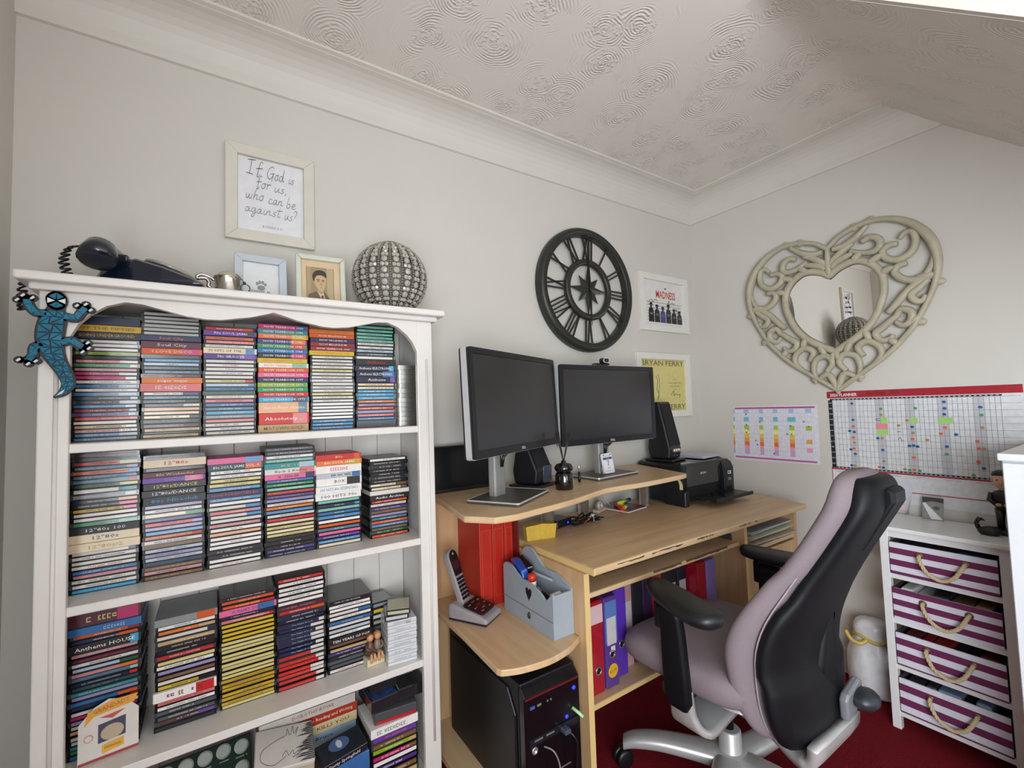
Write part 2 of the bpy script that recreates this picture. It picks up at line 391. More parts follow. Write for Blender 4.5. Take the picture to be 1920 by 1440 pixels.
# ================================================================ bookcase
WHITE = mat('white_satin_paint', '#e4e1dc', rough=.38, vary=.03, scale=14)
BX0, BX1, BI0, BI1, BF = -2.662, -1.772, -2.612, -1.823, -.257
SHELF_Z = [1.1715, .827, .463, .10]
bc = thing('bookcase', 'tall white painted bookcase with scalloped top rail, full of stacked CDs', 'bookcase', (0, 0, 0))
MB().bbox(BX0-.03, BX1+.03, -.30, -.002, 1.512, 1.532, .006, 3).build('top_board', WHITE, bc)
MB().bbox(BX0-.012, BX1+.012, -.276, -.004, 1.498, 1.513, .004, 2).build('top_moulding', WHITE, bc)
for x0, x1 in ((BX0, BX0+.02), (BX1-.02, BX1)):
    MB().box(x0, x1, -.24, -.004, 0, 1.499).build('side_panel', WHITE, bc)
for x0, x1 in ((BX0, BI0), (BI1, BX1)):
    st = MB().bbox(x0, x1, BF, -.238, 0, 1.499, .003, 2).build('stile', WHITE, bc)
    xm = (x0+x1)/2
    MB().tube([(xm+.004, BF-.0005, .22), (xm+.004, BF-.0005, 1.38)], .0042, 8).build('bead', WHITE, st)
sc = [(-2.614, 1.402), (-2.60, 1.432), (-2.582, 1.454), (-2.554, 1.476), (-2.522, 1.488), (-2.490, 1.486), (-2.459, 1.478), (-2.408, 1.465), (-2.37, 1.461), (-2.338, 1.462), (-2.274, 1.474), (-2.235, 1.486), (-2.221, 1.491)]
scr = [(-2*2.2185-x, z) for x, z in sc[::-1]][1:]
scr = [(min(x, -1.820), z) for x, z in scr]
prof = [(BI0, 1.499)]+sc+scr+[(BI1, 1.499)]
mb = MB()
n = len(sc+scr); pts = sc+scr
for i in range(n-1):      # fascia built as vertical slices so the concave edge stays clean
    (xa, za), (xb, zb) = pts[i], pts[i+1]
    if xb-xa < 1e-4: continue
    mb.add([(xa, BF, za), (xb, BF, zb), (xb, BF, 1.499), (xa, BF, 1.499), (xa, -.238, za), (xb, -.238, zb), (xb, -.238, 1.499), (xa, -.238, 1.499)], [(0, 1, 2, 3), (7, 6, 5, 4), (0, 4, 5, 1)])
mb.build('scalloped_rail', WHITE, bc)
for z in SHELF_Z:
    MB().bbox(BI0-.03, BI1+.03, -.250, -.012, z-.020, z, .002, 1).build('shelf', WHITE, bc)
MB().box(BI0, BI1, -.25, -.012, 0, .08).build('plinth', WHITE, bc)
W = (BI1-BI0+.06)/10; plank = MB().bbox(.0006, W-.0006, -.0045, .0045, 0, 1.42, .0016, 1).mesh('back_plank')
for i in range(10): obj('back_plank', plank, WHITE, bc, loc=(BI0-.03+i*W, -.0070, .08))

# ================================================================ CDs
CASE = mat('black_cd_tray_plastic', '#0c0d10', rough=.3, vary=.1, spec=.35)
CLEAR = mat('clear_jewel_case_edge', '#3e4244', rough=.15, vary=.1, spec=.5)
CARD = mat('printed_card_sleeve', rough=.42, objcol=True, vary=.07, scale=50)
COLS = dict(w='#dcd8d2', W='#efece8', k='#17181c', K='#26282e', g='#8c9092', G='#4b5056', s='#b3b5b0', n='#1f2a52', N='#16203c', b='#2f6ea8', B='#4a8fc4', c='#35a3d2', l='#a9c3d6', t='#2e8f96', T='#1d4a55', m='#7cc3ae', e='#2f8f58', E='#25543a', i='#8fae2a', y='#d4b62e', Y='#c9a227', o='#e07a2a', O='#d8591f', a='#e8b38a', p='#e06a9a', P='#c2276e', r='#c92a2a', R='#8d1f2a', d='#5a2434', u='#4a3a86', U='#6b3fa0', v='#9a93c0', q='#c98a90', x='#7d5a3c', X='#c2a878', f='#e9d9bb', h='#d9cd86', z='#d9797a', j='#b9c4cc', J='#54788f')
CNAME = dict(w='white', W='white', k='black', K='charcoal', g='grey', G='dark grey', s='silver-grey', n='navy', N='dark navy', b='blue', B='mid blue', c='bright blue', l='pale blue', t='teal', T='dark teal', m='mint green', e='green', E='dark green', i='lime green', y='yellow', Y='mustard', o='orange', O='red-orange', a='peach', p='pink', P='magenta', r='red', R='dark red', d='maroon', u='indigo', U='purple', v='lilac', q='dusty pink', x='brown', X='tan', f='cream', h='pale yellow', z='salmon', j='pale grey', J='slate blue')
CASES = {}
def case_mesh(kind, w, d, h):
    k = (kind, round(w, 4), round(d, 4), round(h, 4))
    if k in CASES: return CASES[k]
    mb = MB()
    if kind == 'jewel':        # tray, lid lip and hinge shoulders of a jewel case
        mb.box(0, w, .0016, d, .0002, h*.16); mb.box(0, w, .0016, d, h*.84, h-.0002)
        mb.box(.0008, w-.0008, .0026, d-.001, h*.14, h*.86); mb.box(0, .0045, .0005, .012, h*.1, h*.9); mb.box(w-.0045, w, .0005, .012, h*.1, h*.9)
    else:
        mb.bbox(0, w, 0, d, .0002, h-.0002, .0006, 1)
    CASES[k] = mb.mesh('cd_case'); return CASES[k]
def cd(x, y, z, w, d, h, code, code2, txt, tcol, nth, stack, shelf, group, rnd, fat):
    c1 = COLS[code]; jx = rnd.uniform(-.0016, .0016); jy = rnd.uniform(-.003, .003); rz = rnd.uniform(-.012, .012)
    nm = 'cd_box_set' if fat else 'cd_case'
    col = CNAME[code]+('-and-'+CNAME[code2].replace(' ', '-') if code2 else '')
    word = 'CD box set' if fat else 'CD case'
    t = thing(nm, f'{col} {word}, {ORD[nth]} down in the {stack} on the {shelf} shelf', 'CD', (x+jx, y+jy, z), rz, group)
    if fat:
        obj('sleeve', case_mesh('card', w, d, h), CARD, t, c1)
        ys = -.0004; sh = h*.94; sw = w-.002
    else:
        obj('jewel_case', case_mesh('jewel', w, d, h), CASE if rnd.random() < .72 else CLEAR, t)
        ys = .0012; sh = h*.62; sw = w-.011
        sp = MB().box(0, 1, 0, .001, 0, 1).mesh('spine') if 'spine' not in CASES else CASES['spine']; CASES['spine'] = sp
        s = obj('spine', sp, OBJ_PRINT, t, c1, (.0055, ys, h*.19)); s.scale = (sw, 1, sh)
    if code2:
        sp = CASES.get('spine') or MB().box(0, 1, 0, .001, 0, 1).mesh('spine'); CASES['spine'] = sp
        fr = rnd.choice((.18, .3, .3, .12)); s = obj('spine_end', sp, OBJ_PRINT, t, COLS[code2], (w-.0055-sw*fr, ys-.0003, (h-sh)/2)); s.scale = (sw*fr, 1, sh)
    if txt:
        if txt.startswith('~'):
            L = w*(.35+.35*rnd.random()); squiggle(t, L, sh*.42, (w*rnd.uniform(.42, .56), ys-.0006, h/2), color=tcol, seed=rnd.randint(0, 24))
        else:
            al = .5
            text(t, txt, min(sh*.62, .012), (w*al, ys-.0007, h/2-.0003), color=tcol, width=min(w*.82, len(txt)*sh*.46), res=1, bold=.004)
    return t
def stack(x0, x1, shelf_i, height, items, kth, y=-.162, lean=0.0, d=.140):
    """items: 'thickness colour[colour2] textcolour text' from top to bottom"""
    shelf = ['top', 'second', 'third', 'bottom'][shelf_i]; rnd = random.Random(shelf_i*37+int(x0*-1000))
    L = []
    for it in items:
        p = it.split(' ', 3); rep = 1
        if '*' in p[0]: r_, p[0] = p[0].split('*'); rep = int(r_)
        L += [p]*rep
    tot = sum(float(p[0]) for p in L); unit = height/tot; z = SHELF_Z[shelf_i]+.0005; w = x1-x0
    for i, p in enumerate(reversed(L)):
        h = float(p[0])*unit; nth = len(L)-i; fat = float(p[0]) >= 1.28
        code = p[1][0]; code2 = p[1][1] if len(p[1]) > 1 else None
        tc = COLS[p[2]] if len(p) > 2 else '#222222'; tx = p[3] if len(p) > 3 else ''
        ww = w if not fat else w+.002
        frac = i/len(L)
        cd(x0+lean*frac*height-(.001 if fat else 0), y-(.004 if fat else 0), z, ww, d, h, code, code2, tx, tc, nth, kth, shelf, f'CDs in the {kth} of the {shelf} shelf', rnd, fat)
        z += h
S = stack
S(-2.627, -2.505, 0, .294, ['2 N', '1.7 Y x OF THE FIFTIES', '1.8 N Y GOING UNDERGROUND', '3*1 w', '1 i k THAT\'S WHAT I CALL', '1 K', '1 zw w ~', '1 ew w ~', '1 q w ~', '1 Pw w ~', '1.1 Pw r ~', '1 w k ~', '1 bl n ~', '1 w g ~', '1 bl w ~', '1 Nj w ~', '1 Nj w ~', '1 bj w ~', '1 Rj w ~', '1 uj w ~', '1 rz w ~', '1 w', '1 Xw k ~', '1 qw k ~', '1 Bj w ~', '1 J w ~'], 'first stack')
S(-2.502, -2.380, 0, .316, ['6*1 s G', '1.5 n o Soul City', '1.8 d w Soul City', '1.6 OP f I LOVE DISCO', '1 G', '1 B l ~', '1 l k GLAM MANIA', '1 G g ~', '1 J w ~', '1 d w ~', '1.5 o W sugar sugar', '2.1 z W ~', '1 wu u ~', '1 J w ~', '1 K w SATURDAY NIGHT FEVER', '1 Gw g ~', '1 a', '1 f', '1 fG k ~', '1.2 K g ~', '1.1 d w ~', '1 X x THE ULTIMATE DISCO COLLECTION', '.5 k', '1 X x THE ULTIMATE DISCO COLLECTION'], 'second stack')
S(-2.376, -2.256, 0, .290, ['1.15 r W NOW YEARBOOK 1981', '1.3 Uk W 70s SOUL JAMS', '1.1 O k The Best Summer Album', '1 z w ~', '1 w g ~', '1.5 fB x 70 HITS OF THE... 70s', '1.35 uU W 70s GROOVE', '1 w k THE HITS', '1 w r THE SUPREMES', '1 w k THE HITS', '1 w b ~', '1 w', '1 hr x ~', '1 lB W ~', '1 b n ~', '1 E e ~', '1 w r ~', '1 z R ~', '1 b W ~', '1 J W ~', '1 c W ~', '1 g W ~', '1 z', '3*1 w k ~'], 'third stack')
S(-2.250, -2.124, 0, .304, ['1.3 Pb W NOW YEARBOOK 1989', '1.28 t W NOW YEARBOOK 1988', '1.3 oy W NOW YEARBOOK 1987', '1.28 uo W NOW YEARBOOK 1986', '1.28 er W NOW YEARBOOK 1985', '1.28 b W NOW YEARBOOK 1984', '1.28 kP W NOW YEARBOOK 1983', '1.3 y o NOW YEARBOOK 1982', '1.28 Wm o NOW YEARBOOK 1980', '1.28 O W NOW YEARBOOK 1979', '1.28 p W NOW YEARBOOK 1978', '1.28 n W NOW YEARBOOK 1977', '1.35 ie W NOW YEARBOOK 1976', '1.28 e W NOW YEARBOOK 1975', '1.28 r W NOW YEARBOOK 1974', '1.35 cn W NOW YEARBOOK 1973', '2.9 aJ W dance floor classics', '3.0 rz W Absolutely....', '2.0 X x MOTOWN GOLD'], 'fourth stack')
S(-2.117, -1.991, 0, .311, ['1.28 x o NOW MILLENNIUM', '1.28 o X NOW MILLENNIUM', '1.28 O w NOW MILLENNIUM', '1.28 n W NOW MILLENNIUM', '1.28 R w NOW MILLENNIUM', '1.28 Rd W NOW YEARBOOK 1990', '1.35 y o NOW YEARBOOK 1990', '4*1 w x ~', '1 h x ~', '3*1 w x ~', '1 w', '2*1 w x ~', '1 h x ~', '2*1 w x ~', '5*1 W', '3*1 B W ~'], 'fifth stack')
S(-1.986, -1.862, 0, .320, ['5*1 m E ~', '1 w k ~', '1 w k ~', '1 l k ~', '1 G W ~', '1 W', '1.8 k r Anthems', '1.7 Nc W Anthems ELECTRONIC', '1.7 Nb W Anthems ELECTRONIC', '1.7 NU W Anthems', '1 f x ~', '1 f x ~', '3*1 c W ~', '1 o W ~', '1 v u ~', '1 O W ~', '1 v', '1 z w ~', '1 B W ~', '1 G g ~', '1 K g ~'], 'sixth stack')
S(-2.626, -2.503, 1, .318, ['1 d g ~', '1 K g ~', '1 rh R ~', '1 Jv l ~', '1 OB x ~', '1 Jb l ~', '1 Jr l ~', '1 Eh g ~', '1.25 wt', '1.2 gw', '1 Na w ~', '1 Kp w ~', '1 Yp b ~', '2*1 w', '1 em', '1.7 k w 12"80s 100', '1.9 f b 12"80s', '1.9 f X 12"80s/2', '1 wu', '1 w k ~', '1 w', '1 w r ~', '1 b w ~', '1 q', '2*1 w k ~', '1 c l ~'], 'first stack')
S(-2.497, -2.372, 1, .302, ['1 K g ~', '1.9 f r 12"80s', '1 K g ~', '1.28 d h 80s Weekender', '1.28 UP v ~', '1.6 k h 12"80s/DANCE', '1.6 k W 12"80s/DANCE', '1.9 k B 80s Niteclub', '1 v w ~', '1 w k ~', '1 fe', '1 u v ~', '1 rv v ~', '1 v W ~', '1 B W 100% Pure Groove 2', '1 Or h ~', '1 w k ~', '1 x X ~', '1 j J ~', '1 v u ~', '1 j J ~', '1 n b ~', '1 x X ~', '1 q d ~', '1 x X ~'], 'second stack')
S(-2.366, -2.240, 1, .283, ['1.4 pB', '1.5 TO W 80s SOUL JAMS VOL. II', '1 W k ~', '1 W k ~', '1 h k THE BEST OF DANCE', '1 h k THE BEST OF DANCE', '1 Bc W ~', '1.35 n O NOW FORGOTTEN 80s', '1 B W ~', '1 W', '1 wB', '1 zv W ~', '1 wB', '1 w', '1 q w ~', '1 W k NOW 1984', '1 a', '1 W k NOW 1985', '1 W k NOW 1986', '1 W', '1 k w ~', '1 k w ~', '1 W', '1 W r ~'], 'third stack')
S(-2.236, -2.106, 1, .300, ['1 G w ~', '1 G w ~', '1 W k ~', '1 m W ~', '1.5 tl h ~', '1.5 wz G Back 2 Reality', '1.4 pn d ~', '1 b W ~', '1 e W ~', '1 m W ~', '1 r z ~', '1 u v ~', '1 v', '1 w G ~', '1 o f ~', '1 B', '1 w n ~', '1 r z ~', '1 f', '1 h x ~', '1 f', '1 h x ~', '1 K', '1 k w ~', '1 k w ~', '1 u w ~', '1 n w ~'], 'fourth stack')
S(-2.104, -1.976, 1, .270, ['1.5 rO h 80s', '1.35 oY W 80s SOUL JAMS', '2 W z ~', '1.28 jb k ~', '2 Wk k BOX', '1.8 W B 100 HITS 80s ESSENTIALS', '1.8 W G 100 HITS 90s', '1 m', '1 nB W NOW 1991', '1 m', '1 b W NOW 1992', '1 B W NOW 1993', '1 W', '1 O o NOW 1994', '1 J w NOW 1995', '1 p', '1 uU w ~', '1 B w ~', '1 f'], 'fifth stack')
S(-1.950, -1.826, 1, .245, ['1 W k ~', '6*1.1 k w ~', '1 fx k ~', '1 fx k ~', '1.3 w', '1.6 k W Audio Archive', '1 rO W ~', '1.1 w g ~', '1 u w ~', '1 x o ~', '1 v g ~', '1 J w ~', '1 O w ~', '1 B w ~', '1 x g ~', '1 E w ~', '1 O w ~'], 'sixth stack')
S(-2.624, -2.498, 2, .318, ['2.8 dP h ~', '1.7 b l ~', '1 OR f GRANDMASTER LOVE', '1 nO W GRANDMASTER \'98', '2 kc W Anthems HOUSE', '1 q w ~', '1 d P ~', '1 w k ~', '1 lE', '1 qo', '1 Jl', '1 Nr l ~', '1 T g ~', '1 t l ~', '1 v', '1 bO', '1 nr', '1 w', '1 P', '1 v', '1 w', '1 a', '1 w', '1 w', '1 t', '1 e', '1 b'], 'first stack')
S(-2.472, -2.346, 2, .266, ['1.5 gO', '1 W k ~', '1 oX W SOUL', '1 wn', '1.1 X f ~', '1 k w ~', '1 k w ~', '1 r w ~', '1 h', '1 W k ~', '1 v', '1 x g ~', '1 w', '1 yk k ~', '2 Wr R ~', '1 z R ~', '1 W k ~', '1 G w ~', '1 G w ~', '1 dU w ~', '1 k'], 'second stack')
S(-2.340, -2.210, 2, .283, ['1 k w ~', '1 O f ~', '1 Or f ~', '1.5 pb u SUNSET SOUL', '1 N w ~', '1 zr W ~', '4*1 y', '9*1 h', '6*1 Y x ~', '1 h'], 'third stack')
S(-2.208, -2.082, 2, .300, ['1 r W ~', '4*1 W k ~', '1 W', '1.1 d q ~', '1 rO w ~', '1 n w ~', '1 N w ~', '7*1 nw l The Night A to Z', '7*1 rw o Let\'s Dance A to Z'], 'fourth stack')
S(-2.076, -1.948, 2, .205, ['1 k W ~', '1 W b ~', '1 W', '1 wb', '1 W k ~', '1 b l ~', '1 w', '1.1 j', '1 W u ~', '1.5 k W TEN YEARS OF POP', '1 x', '1 X', '1 uJ w ~', '1 K w ~', '1 G', '1 G', '1 w r ~'], 'fifth stack')
S(-1.975, -1.835, 3, .205, ['1.5 W g ~', '1.2 U z ~', '1 x f ~', '1 iX W ~', '1 Px W ~', '1 W', '1 u W ~', '1.2 x f ~', '1 X', '1.3 W x ~', '1 W'], 'right-hand stack', y=-.225, d=.14)
# film tins
tin_m = mat('brushed_tin', '#b9bab4', rough=.28, metal=1.0, vary=.08, scale=20, stretch=(1, 1, 14))
tb = MB().prism(roundrect(.068, .14, .012, 4), 'z', 0, .0108).mesh('tin_base'); tl = MB().prism(roundrect(.0700, .142, .013, 4), 'z', .0052, .0142).mesh('tin_lid')
z = SHELF_Z[0]+.0006
for i in range(13):
    t = thing('metal_tin', f'flat silver tin beside the CDs, {ORD[13-i]} down in its stack on the top shelf', 'tin', (-1.830+random.uniform(-.001, .001), -.115, z), random.uniform(-.015, .015), 'stack of silver tins on the top shelf')
    obj('tin_base', tb, tin_m, t); obj('tin_lid', tl, tin_m, t); z += .0150
# white boxes and cassettes at the right of the third shelf
SEMI = mat('frosted_white_plastic', '#dfe2e6', rough=.25, vary=.05, alpha=.94, coat=.3)
z = SHELF_Z[2]+.0006
for i in range(6):
    t = thing('plastic_cassette_box', f'frosted white plastic case, {ORD[6-i]} down in its pile on the third shelf', 'plastic case', (-1.872, -.175, z), -.10+random.uniform(-.02, .02), 'frosted white cases on the third shelf')
    MB().bbox(-.044, .044, -.055, .055, 0, .0205, .002, 1).build('case_body', SEMI, t)
    MB().box(-.045, .045, -.0556, -.0552, .0095, .0115).build('lid_seam', mat('seam_grey', '#a8acb2', rough=.5), t)
    squiggle(t, .05, .004, (0, -.056, .016), color='#9aa0a6', seed=i)
    if i == 5: text(t, '00s', .011, (.018, -.0562, .0105), color='#7a2038', res=1)
    z += .0212
CASS = mat('dark_cassette_plastic', '#24262a', rough=.2, coat=.5)
def cassette(x, y, z, rz, label, h=.0165, c='#c9b48a', w=.07, d=.10):
    t = thing('cassette_box', label, 'cassette', (x, y, z), rz, 'cassettes at the right of the third shelf')
    MB().bbox(-w/2, w/2, -d/2, d/2, 0, h, .0012, 1).build('case_body', CASS, t)
    MB().box(-w/2+.003, w/2-.003, -d/2+.003, d/2-.02, h, h+.0005).build('inlay_card', OBJ_PRINT, t, c)
    rect(t, 'spine_card', w-.008, h*.55, (0, -d/2-.0005, h/2), color=c)
cassette(-1.880, -.175, z, -.25, 'dark cassette lying under another on top of the white cases', c='#bfc4c8'); cassette(-1.872, -.182, z+.0165, -.35, 'topmost cassette with a blue seascape cover above the white cases', c='#b7b79a')
z2 = SHELF_Z[2]+.0006
for i, c in enumerate(['#7d8488', '#9aa2a5', '#5f666c', '#8c8a80', '#6d6f7d', '#a5a08c', '#c6cad0', '#d8c02a', '#8e9498']):
    cassette(-1.905, -.075, z2, .05+random.uniform(-.04, .04), f'cassette behind the white cases, {ORD[9-i]} down in the rear pile', c=c); z2 += .0172
# pair of children figurine
fg = thing('figurine', 'small painted figurine of two seated children on the third shelf', 'figurine', (-1.948, -.172, SHELF_Z[2]+.0006), .1)
SKIN = mat('painted_skin', '#d29a72', rough=.4); HAIR1 = mat('painted_auburn_hair', '#7a3f22', rough=.4); HAIR2 = mat('painted_blond_hair', '#b57a3a', rough=.4)
CLO1 = mat('painted_brown_coat', '#6b4a38', rough=.4); CLO2 = mat('painted_grey_dress', '#8c7a68', rough=.4)
MB().bbox(-.027, .027, -.02, .02, 0, .022, .002, 1).build('plinth', mat('cream_plinth', '#d8cfae', rough=.5), fg)
MB().sphere((0, .004, .035), (.03, .016, .016)).build('log', mat('painted_log', '#4a3a2c', rough=.5), fg)
for s, cl, hr, lab in ((-1, CLO1, HAIR1, 'child_left'), (1, CLO2, HAIR2, 'child_right')):
    x = s*.0115
    MB().lathe([(.0115, .036), (.013, .045), (.0095, .06), (.005, .068)], 10, Matrix.Translation((x, 0, 0))).sphere((x, -.012, .036), (.009, .013, .006)).build('child_body', cl, fg)
    hd = MB().sphere((x, -.002, .077), (.0105, .0105, .0115)).build('child_head', SKIN, fg)
    MB().sphere((x, .0015, .0815), (.0112, .0108, .0095)).build('hair', hr, hd)
    lg = MB(); lg.tube([(x-.004, -.02, .036), (x-.005, -.024, .026), (x-.005, -.026, .014)], .0042, 8); lg.tube([(x+.005, -.02, .036), (x+.006, -.023, .028), (x+.006, -.027, .016)], .0042, 8)
    lg.build('legs', SKIN, fg); MB().tube([(x+s*.011, -.002, .06), (x+s*.014, -.01, .05), (x+s*.004, -.017, .046)], .0035, 8).build('arm', cl, fg)

# ================================================================ bottom shelf
Z3 = SHELF_Z[3]+.0006
PAGES = mat('paper_pages', '#d8d0c0', rough=.8, vary=.15, scale=4, stretch=(1, 1, 200))
def book(name, label, x, y, z, w, d, h, rz, color, txt='', tcol='#ffffff', tw=None, group=None, cat='book'):
    t = thing(name, label, cat, (x, y, z), rz, group); c = .0018
    mb = MB(); mb.box(-w/2, w/2, -d/2, d/2, 0, c); mb.box(-w/2, w/2, -d/2, d/2, h-c, h); mb.box(-w/2, w/2, -d/2-.001, -d/2+c, 0, h)
    mb.build('cover', OBJ_PRINT, t, color)
    MB().box(-w/2+.003, w/2-.003, -d/2+c, d/2-.003, c, h-c).build('pages', PAGES, t)
    if txt: text(t, txt, h*.5, (.01, -d/2-.0016, h/2), color=tcol, width=tw or min(w*.82, len(txt)*h*.36), res=1, bold=.006)
    return t
g = 'books stacked on the bottom shelf'
zz = Z3
for h, w, c, tx, tc, lab in ((.128, .235, '#4a4038', '', '#fff', 'dark thick book lowest in the bottom shelf pile'), (.034, .235, '#bfae92', '', '#fff', 'tan hardback under the pale blue book on the bottom shelf'), (.027, .25, '#9fbfd8', 'Dave Bruce', '#24407a', 'pale blue and cream paperback in the bottom shelf pile'), (.027, .25, '#d9c49a', 'BEFORE IT KILLS YOU', '#5a2c18', 'cream paperback with brown capitals on the bottom shelf'), (.026, .262, '#b23a26', 'The Insider Guide to Reading and Writing', '#e8d8c0', 'red paperback second from the top of the bottom shelf pile'), (.026, .255, '#cfcac2', 'DOROTHY ROWE', '#a8584c', 'off-white paperback on top of the bottom shelf pile')):
    book('paperback_book', lab, -2.118+random.uniform(-.004, .004), -.072, zz, w, .108, h, random.uniform(-.02, .02), c, tx, tc, group=g); zz += h+.0005
# coin album leaning against the back, tilted up
al = thing('coin_album', 'dark green album of silver coins with a car picture on the bottom shelf', 'album', (-2.375, -.240, Z3+.002), 0, rot=(R(-24), 0, R(2)))
ALG = mat('dark_green_album_card', '#0c241d', rough=.7, spec=.2)
MB().bbox(-.135, .110, -.004, .004, 0, .285, .0015, 1).build('board', ALG, al)
COIN = mat('nickel_coin', '#5c5e58', rough=.4, metal=.6)
for i, (x, z) in enumerate([(-.112, .262), (-.072, .264), (-.032, .265), (.008, .266), (.048, .266), (.088, .262), (.088, .215), (.088, .168), (-.112, .215)]):
    MB().lathe([(.0165, -.0012), (.0165, .0008), (.0135, .0012), (.0132, .0006), (0, .0006)], 22, Matrix.Translation((x, -.0045, z)) @ Matrix.Rotation(pi/2, 4, 'X'), smooth=False).build('coin', COIN, al)
    squiggle(al, .026, .003, (x, -.0046, z-.022), color='#8fae9c', seed=i)
rect(al, 'picture', .135, .12, (-.005, -.0046, .165), color='#3f5f55'); rect(al, 'picture_sky', .065, .075, (.030, -.0050, .185), color='#8fb0a8')
text(al, 'Historic Cars', .024, (-.025, -.0055, .212), color='#c7b77c', shear=.25, res=2)
# box carrying the signed canvas, which lies tilted towards the front
sb_ = thing('card_box', 'buff card box under the signed canvas on the bottom shelf', 'box', (-2.195, -.190, Z3), 0)
MB().bbox(-.062, .066, -.046, .050, 0, .198, .002, 1).build('box_body', mat('buff_card', '#b8a98c', rough=.7), sb_)
MB().bbox(-.063, .067, -.047, .051, .17, .2005, .002, 1).build('box_lid', mat('buff_card_lid', '#c2b498', rough=.7), sb_)
cv = thing('signed_canvas', 'white canvas with black ink signature and skyline on the bottom shelf', 'canvas', (-2.198, -.252, Z3+.216), 0, rot=(R(-74), R(7), R(-4)))
MB().bbox(-.073, .068, -.006, .006, 0, .122, .002, 1).build('canvas', mat('white_canvas', '#d6d0c8', rough=.8, bump=.2, bscale=600), cv)
INK = mat('black_ink', '#1a1a1c', rough=.5)
sig = [(.0, .03), (-.03, .012), (-.058, .03), (-.055, .06), (-.02, .082), (.0, .09), (.004, .110), (.010, .088), (.018, .114), (.020, .090), (.030, .108), (.024, .084)]
MB().tube([(x, -.0066, z) for x, z in catmull(sig, 6)], .0005, 5).build('signature', INK, cv)
MB().tube([(x, -.0066, z) for x, z in catmull([(-.01, .03), (.0, .045), (.006, .03), (.016, .042), (.020, .03), (.040, .048), (.03, .03), (.015, .022), (.04, .032)], 6)], .0005, 5).build('signature', INK, cv)
mb = MB(); r_ = random.Random(3)
for i in range(20):
    x = .034+r_.random()*.030; z = .006+i*.0056; mb.add([(x-.004-r_.random()*.014, -.0065, z), (.068, -.0065, z), (.068, -.0065, z+.0036), (x, -.0065, z+.0036+r_.random()*.002)], [(0, 1, 2, 3)])
mb.build('printed_skyline', mat('charcoal_ink', '#3a3a3e', rough=.6), cv)
# music cassette case in front
bx = thing('blue_box_file', 'blue glossy cover lying under the dark music case on the bottom shelf', 'box', (-2.035, -.216, Z3), .06)
MB().bbox(-.056, .050, -.028, .026, 0, .165, .003, 1).build('box_body', mat('blue_gloss_card', '#3f6fae', rough=.25, vary=.35, scale=14), bx)
ds = thing('music_case', 'dark case with a round portrait lying on the blue cover', 'music case', (-2.056, -.218, Z3+.176), .18, rot=(R(14), R(-3), R(8)))
MB().bbox(-.060, .060, -.036, .034, 0, .024, .0015, 1).build('case_body', mat('dark_case', '#202630', rough=.25, coat=.4), ds)
flatpoly(ds, 'portrait', circle(24, .028, .02), (-.005, .006, .0246), FACE_Z, '#49618c'); flatpoly(ds, 'portrait_face', circle(14, .008, .013), (-.005, .006, .0250), FACE_Z, '#b8c2d4')
text(ds, 'Dusty Springfield', .014, (-.004, -.0366, .012), color='#e8e8ea', width=.085, res=1, bold=.006)
# black cassette drawers and grey box on the right-hand stack
zt = Z3+.205
db = thing('disc_wallet', 'grey plastic wallet with red strip on the right-hand stack of the bottom shelf', 'case', (-1.90, -.160, zt+.0015), -.12)
MB().bbox(-.055, .07, -.065, .065, 0, .032, .002, 1).build('case_body', mat('grey_wallet', '#4a4c50', rough=.4), db); MB().box(-.05, .066, -.0664, -.0655, .002, .010).build('red_strip', mat('red_strip', '#c2202a', rough=.4), db)
for i, (x, zc, rz, lab) in enumerate(((-.035, 0, .06, 'black media drawer with blue inside, front left on the bottom shelf pile'), (.055, .004, -.06, 'black media box with white label, right of the blue-lined drawer'), (-.03, .034, .1, 'blue-lined black drawer stacked on the other bottom shelf drawer'))):
    t = thing('media_drawer', lab, 'media box', (-1.895+x, -.15+(.03 if i == 2 else 0), zt+.034+zc), rz)
    mb = MB(); mb.bbox(-.042, .042, -.06, .06, 0, .034, .002, 1); mb.build('drawer_body', CASS, t)
    if i != 1: MB().box(-.036, .036, -.054, .054, .034, .0346).build('drawer_inside', mat('blue_tape_spines', '#2f4f9a', rough=.4, vary=.6, scale=60), t); rect(t, 'white_tape', .008, .012, (-.002, -.01, .0350), FACE_Z, '#d8dce4')
    else: rect(t, 'label_card', .05, .02, (0, .02, .0344), FACE_Z, '#b8bcc0'); rect(t, 'barcode', .034, .006, (0, .02, .0348), FACE_Z, '#50545a')
# greeting card in front of the first stack of the third shelf
gc = thing('greeting_card', 'white greeting card with an orange banner leaning on the first stack, third shelf', 'card', (-2.596, -.196, SHELF_Z[2]+.0008), 0, rot=(R(-6), 0, R(6)))
MB().prism([(-.005, 0), (.098, 0), (.098, .085), (.075, .112), (.045, .122), (.02, .112), (-.005, .085)], 'y', -.0015, .0015).build('card_body', mat('white_card', '#d9d4cc', rough=.6), gc)
flatpoly(gc, 'banner', [(.004, .078), (.02, .094), (.09, .100), (.096, .116), (.05, .118), (.01, .106)], (0, -.002, 0), color='#e0a02e')
text(gc, "GRANDAD'S", .013, (.05, -.0026, .106), rot=(pi/2, R(-6), 0), color='#a85a1c', width=.062, res=1)
flatpoly(gc, 'red_pennant', [(.03, .088), (.075, .092), (.052, .080)], (0, -.0022, 0), color='#c05040')
flatpoly(gc, 'picture', [(.028, .035), (.075, .038), (.075, .078), (.028, .074)], (0, -.0022, 0), color='#3c3a52')
flatpoly(gc, 'picture_shape', circle(18, .020, .016, .052, .052), (0, -.0026, 0), color='#b8a88c')
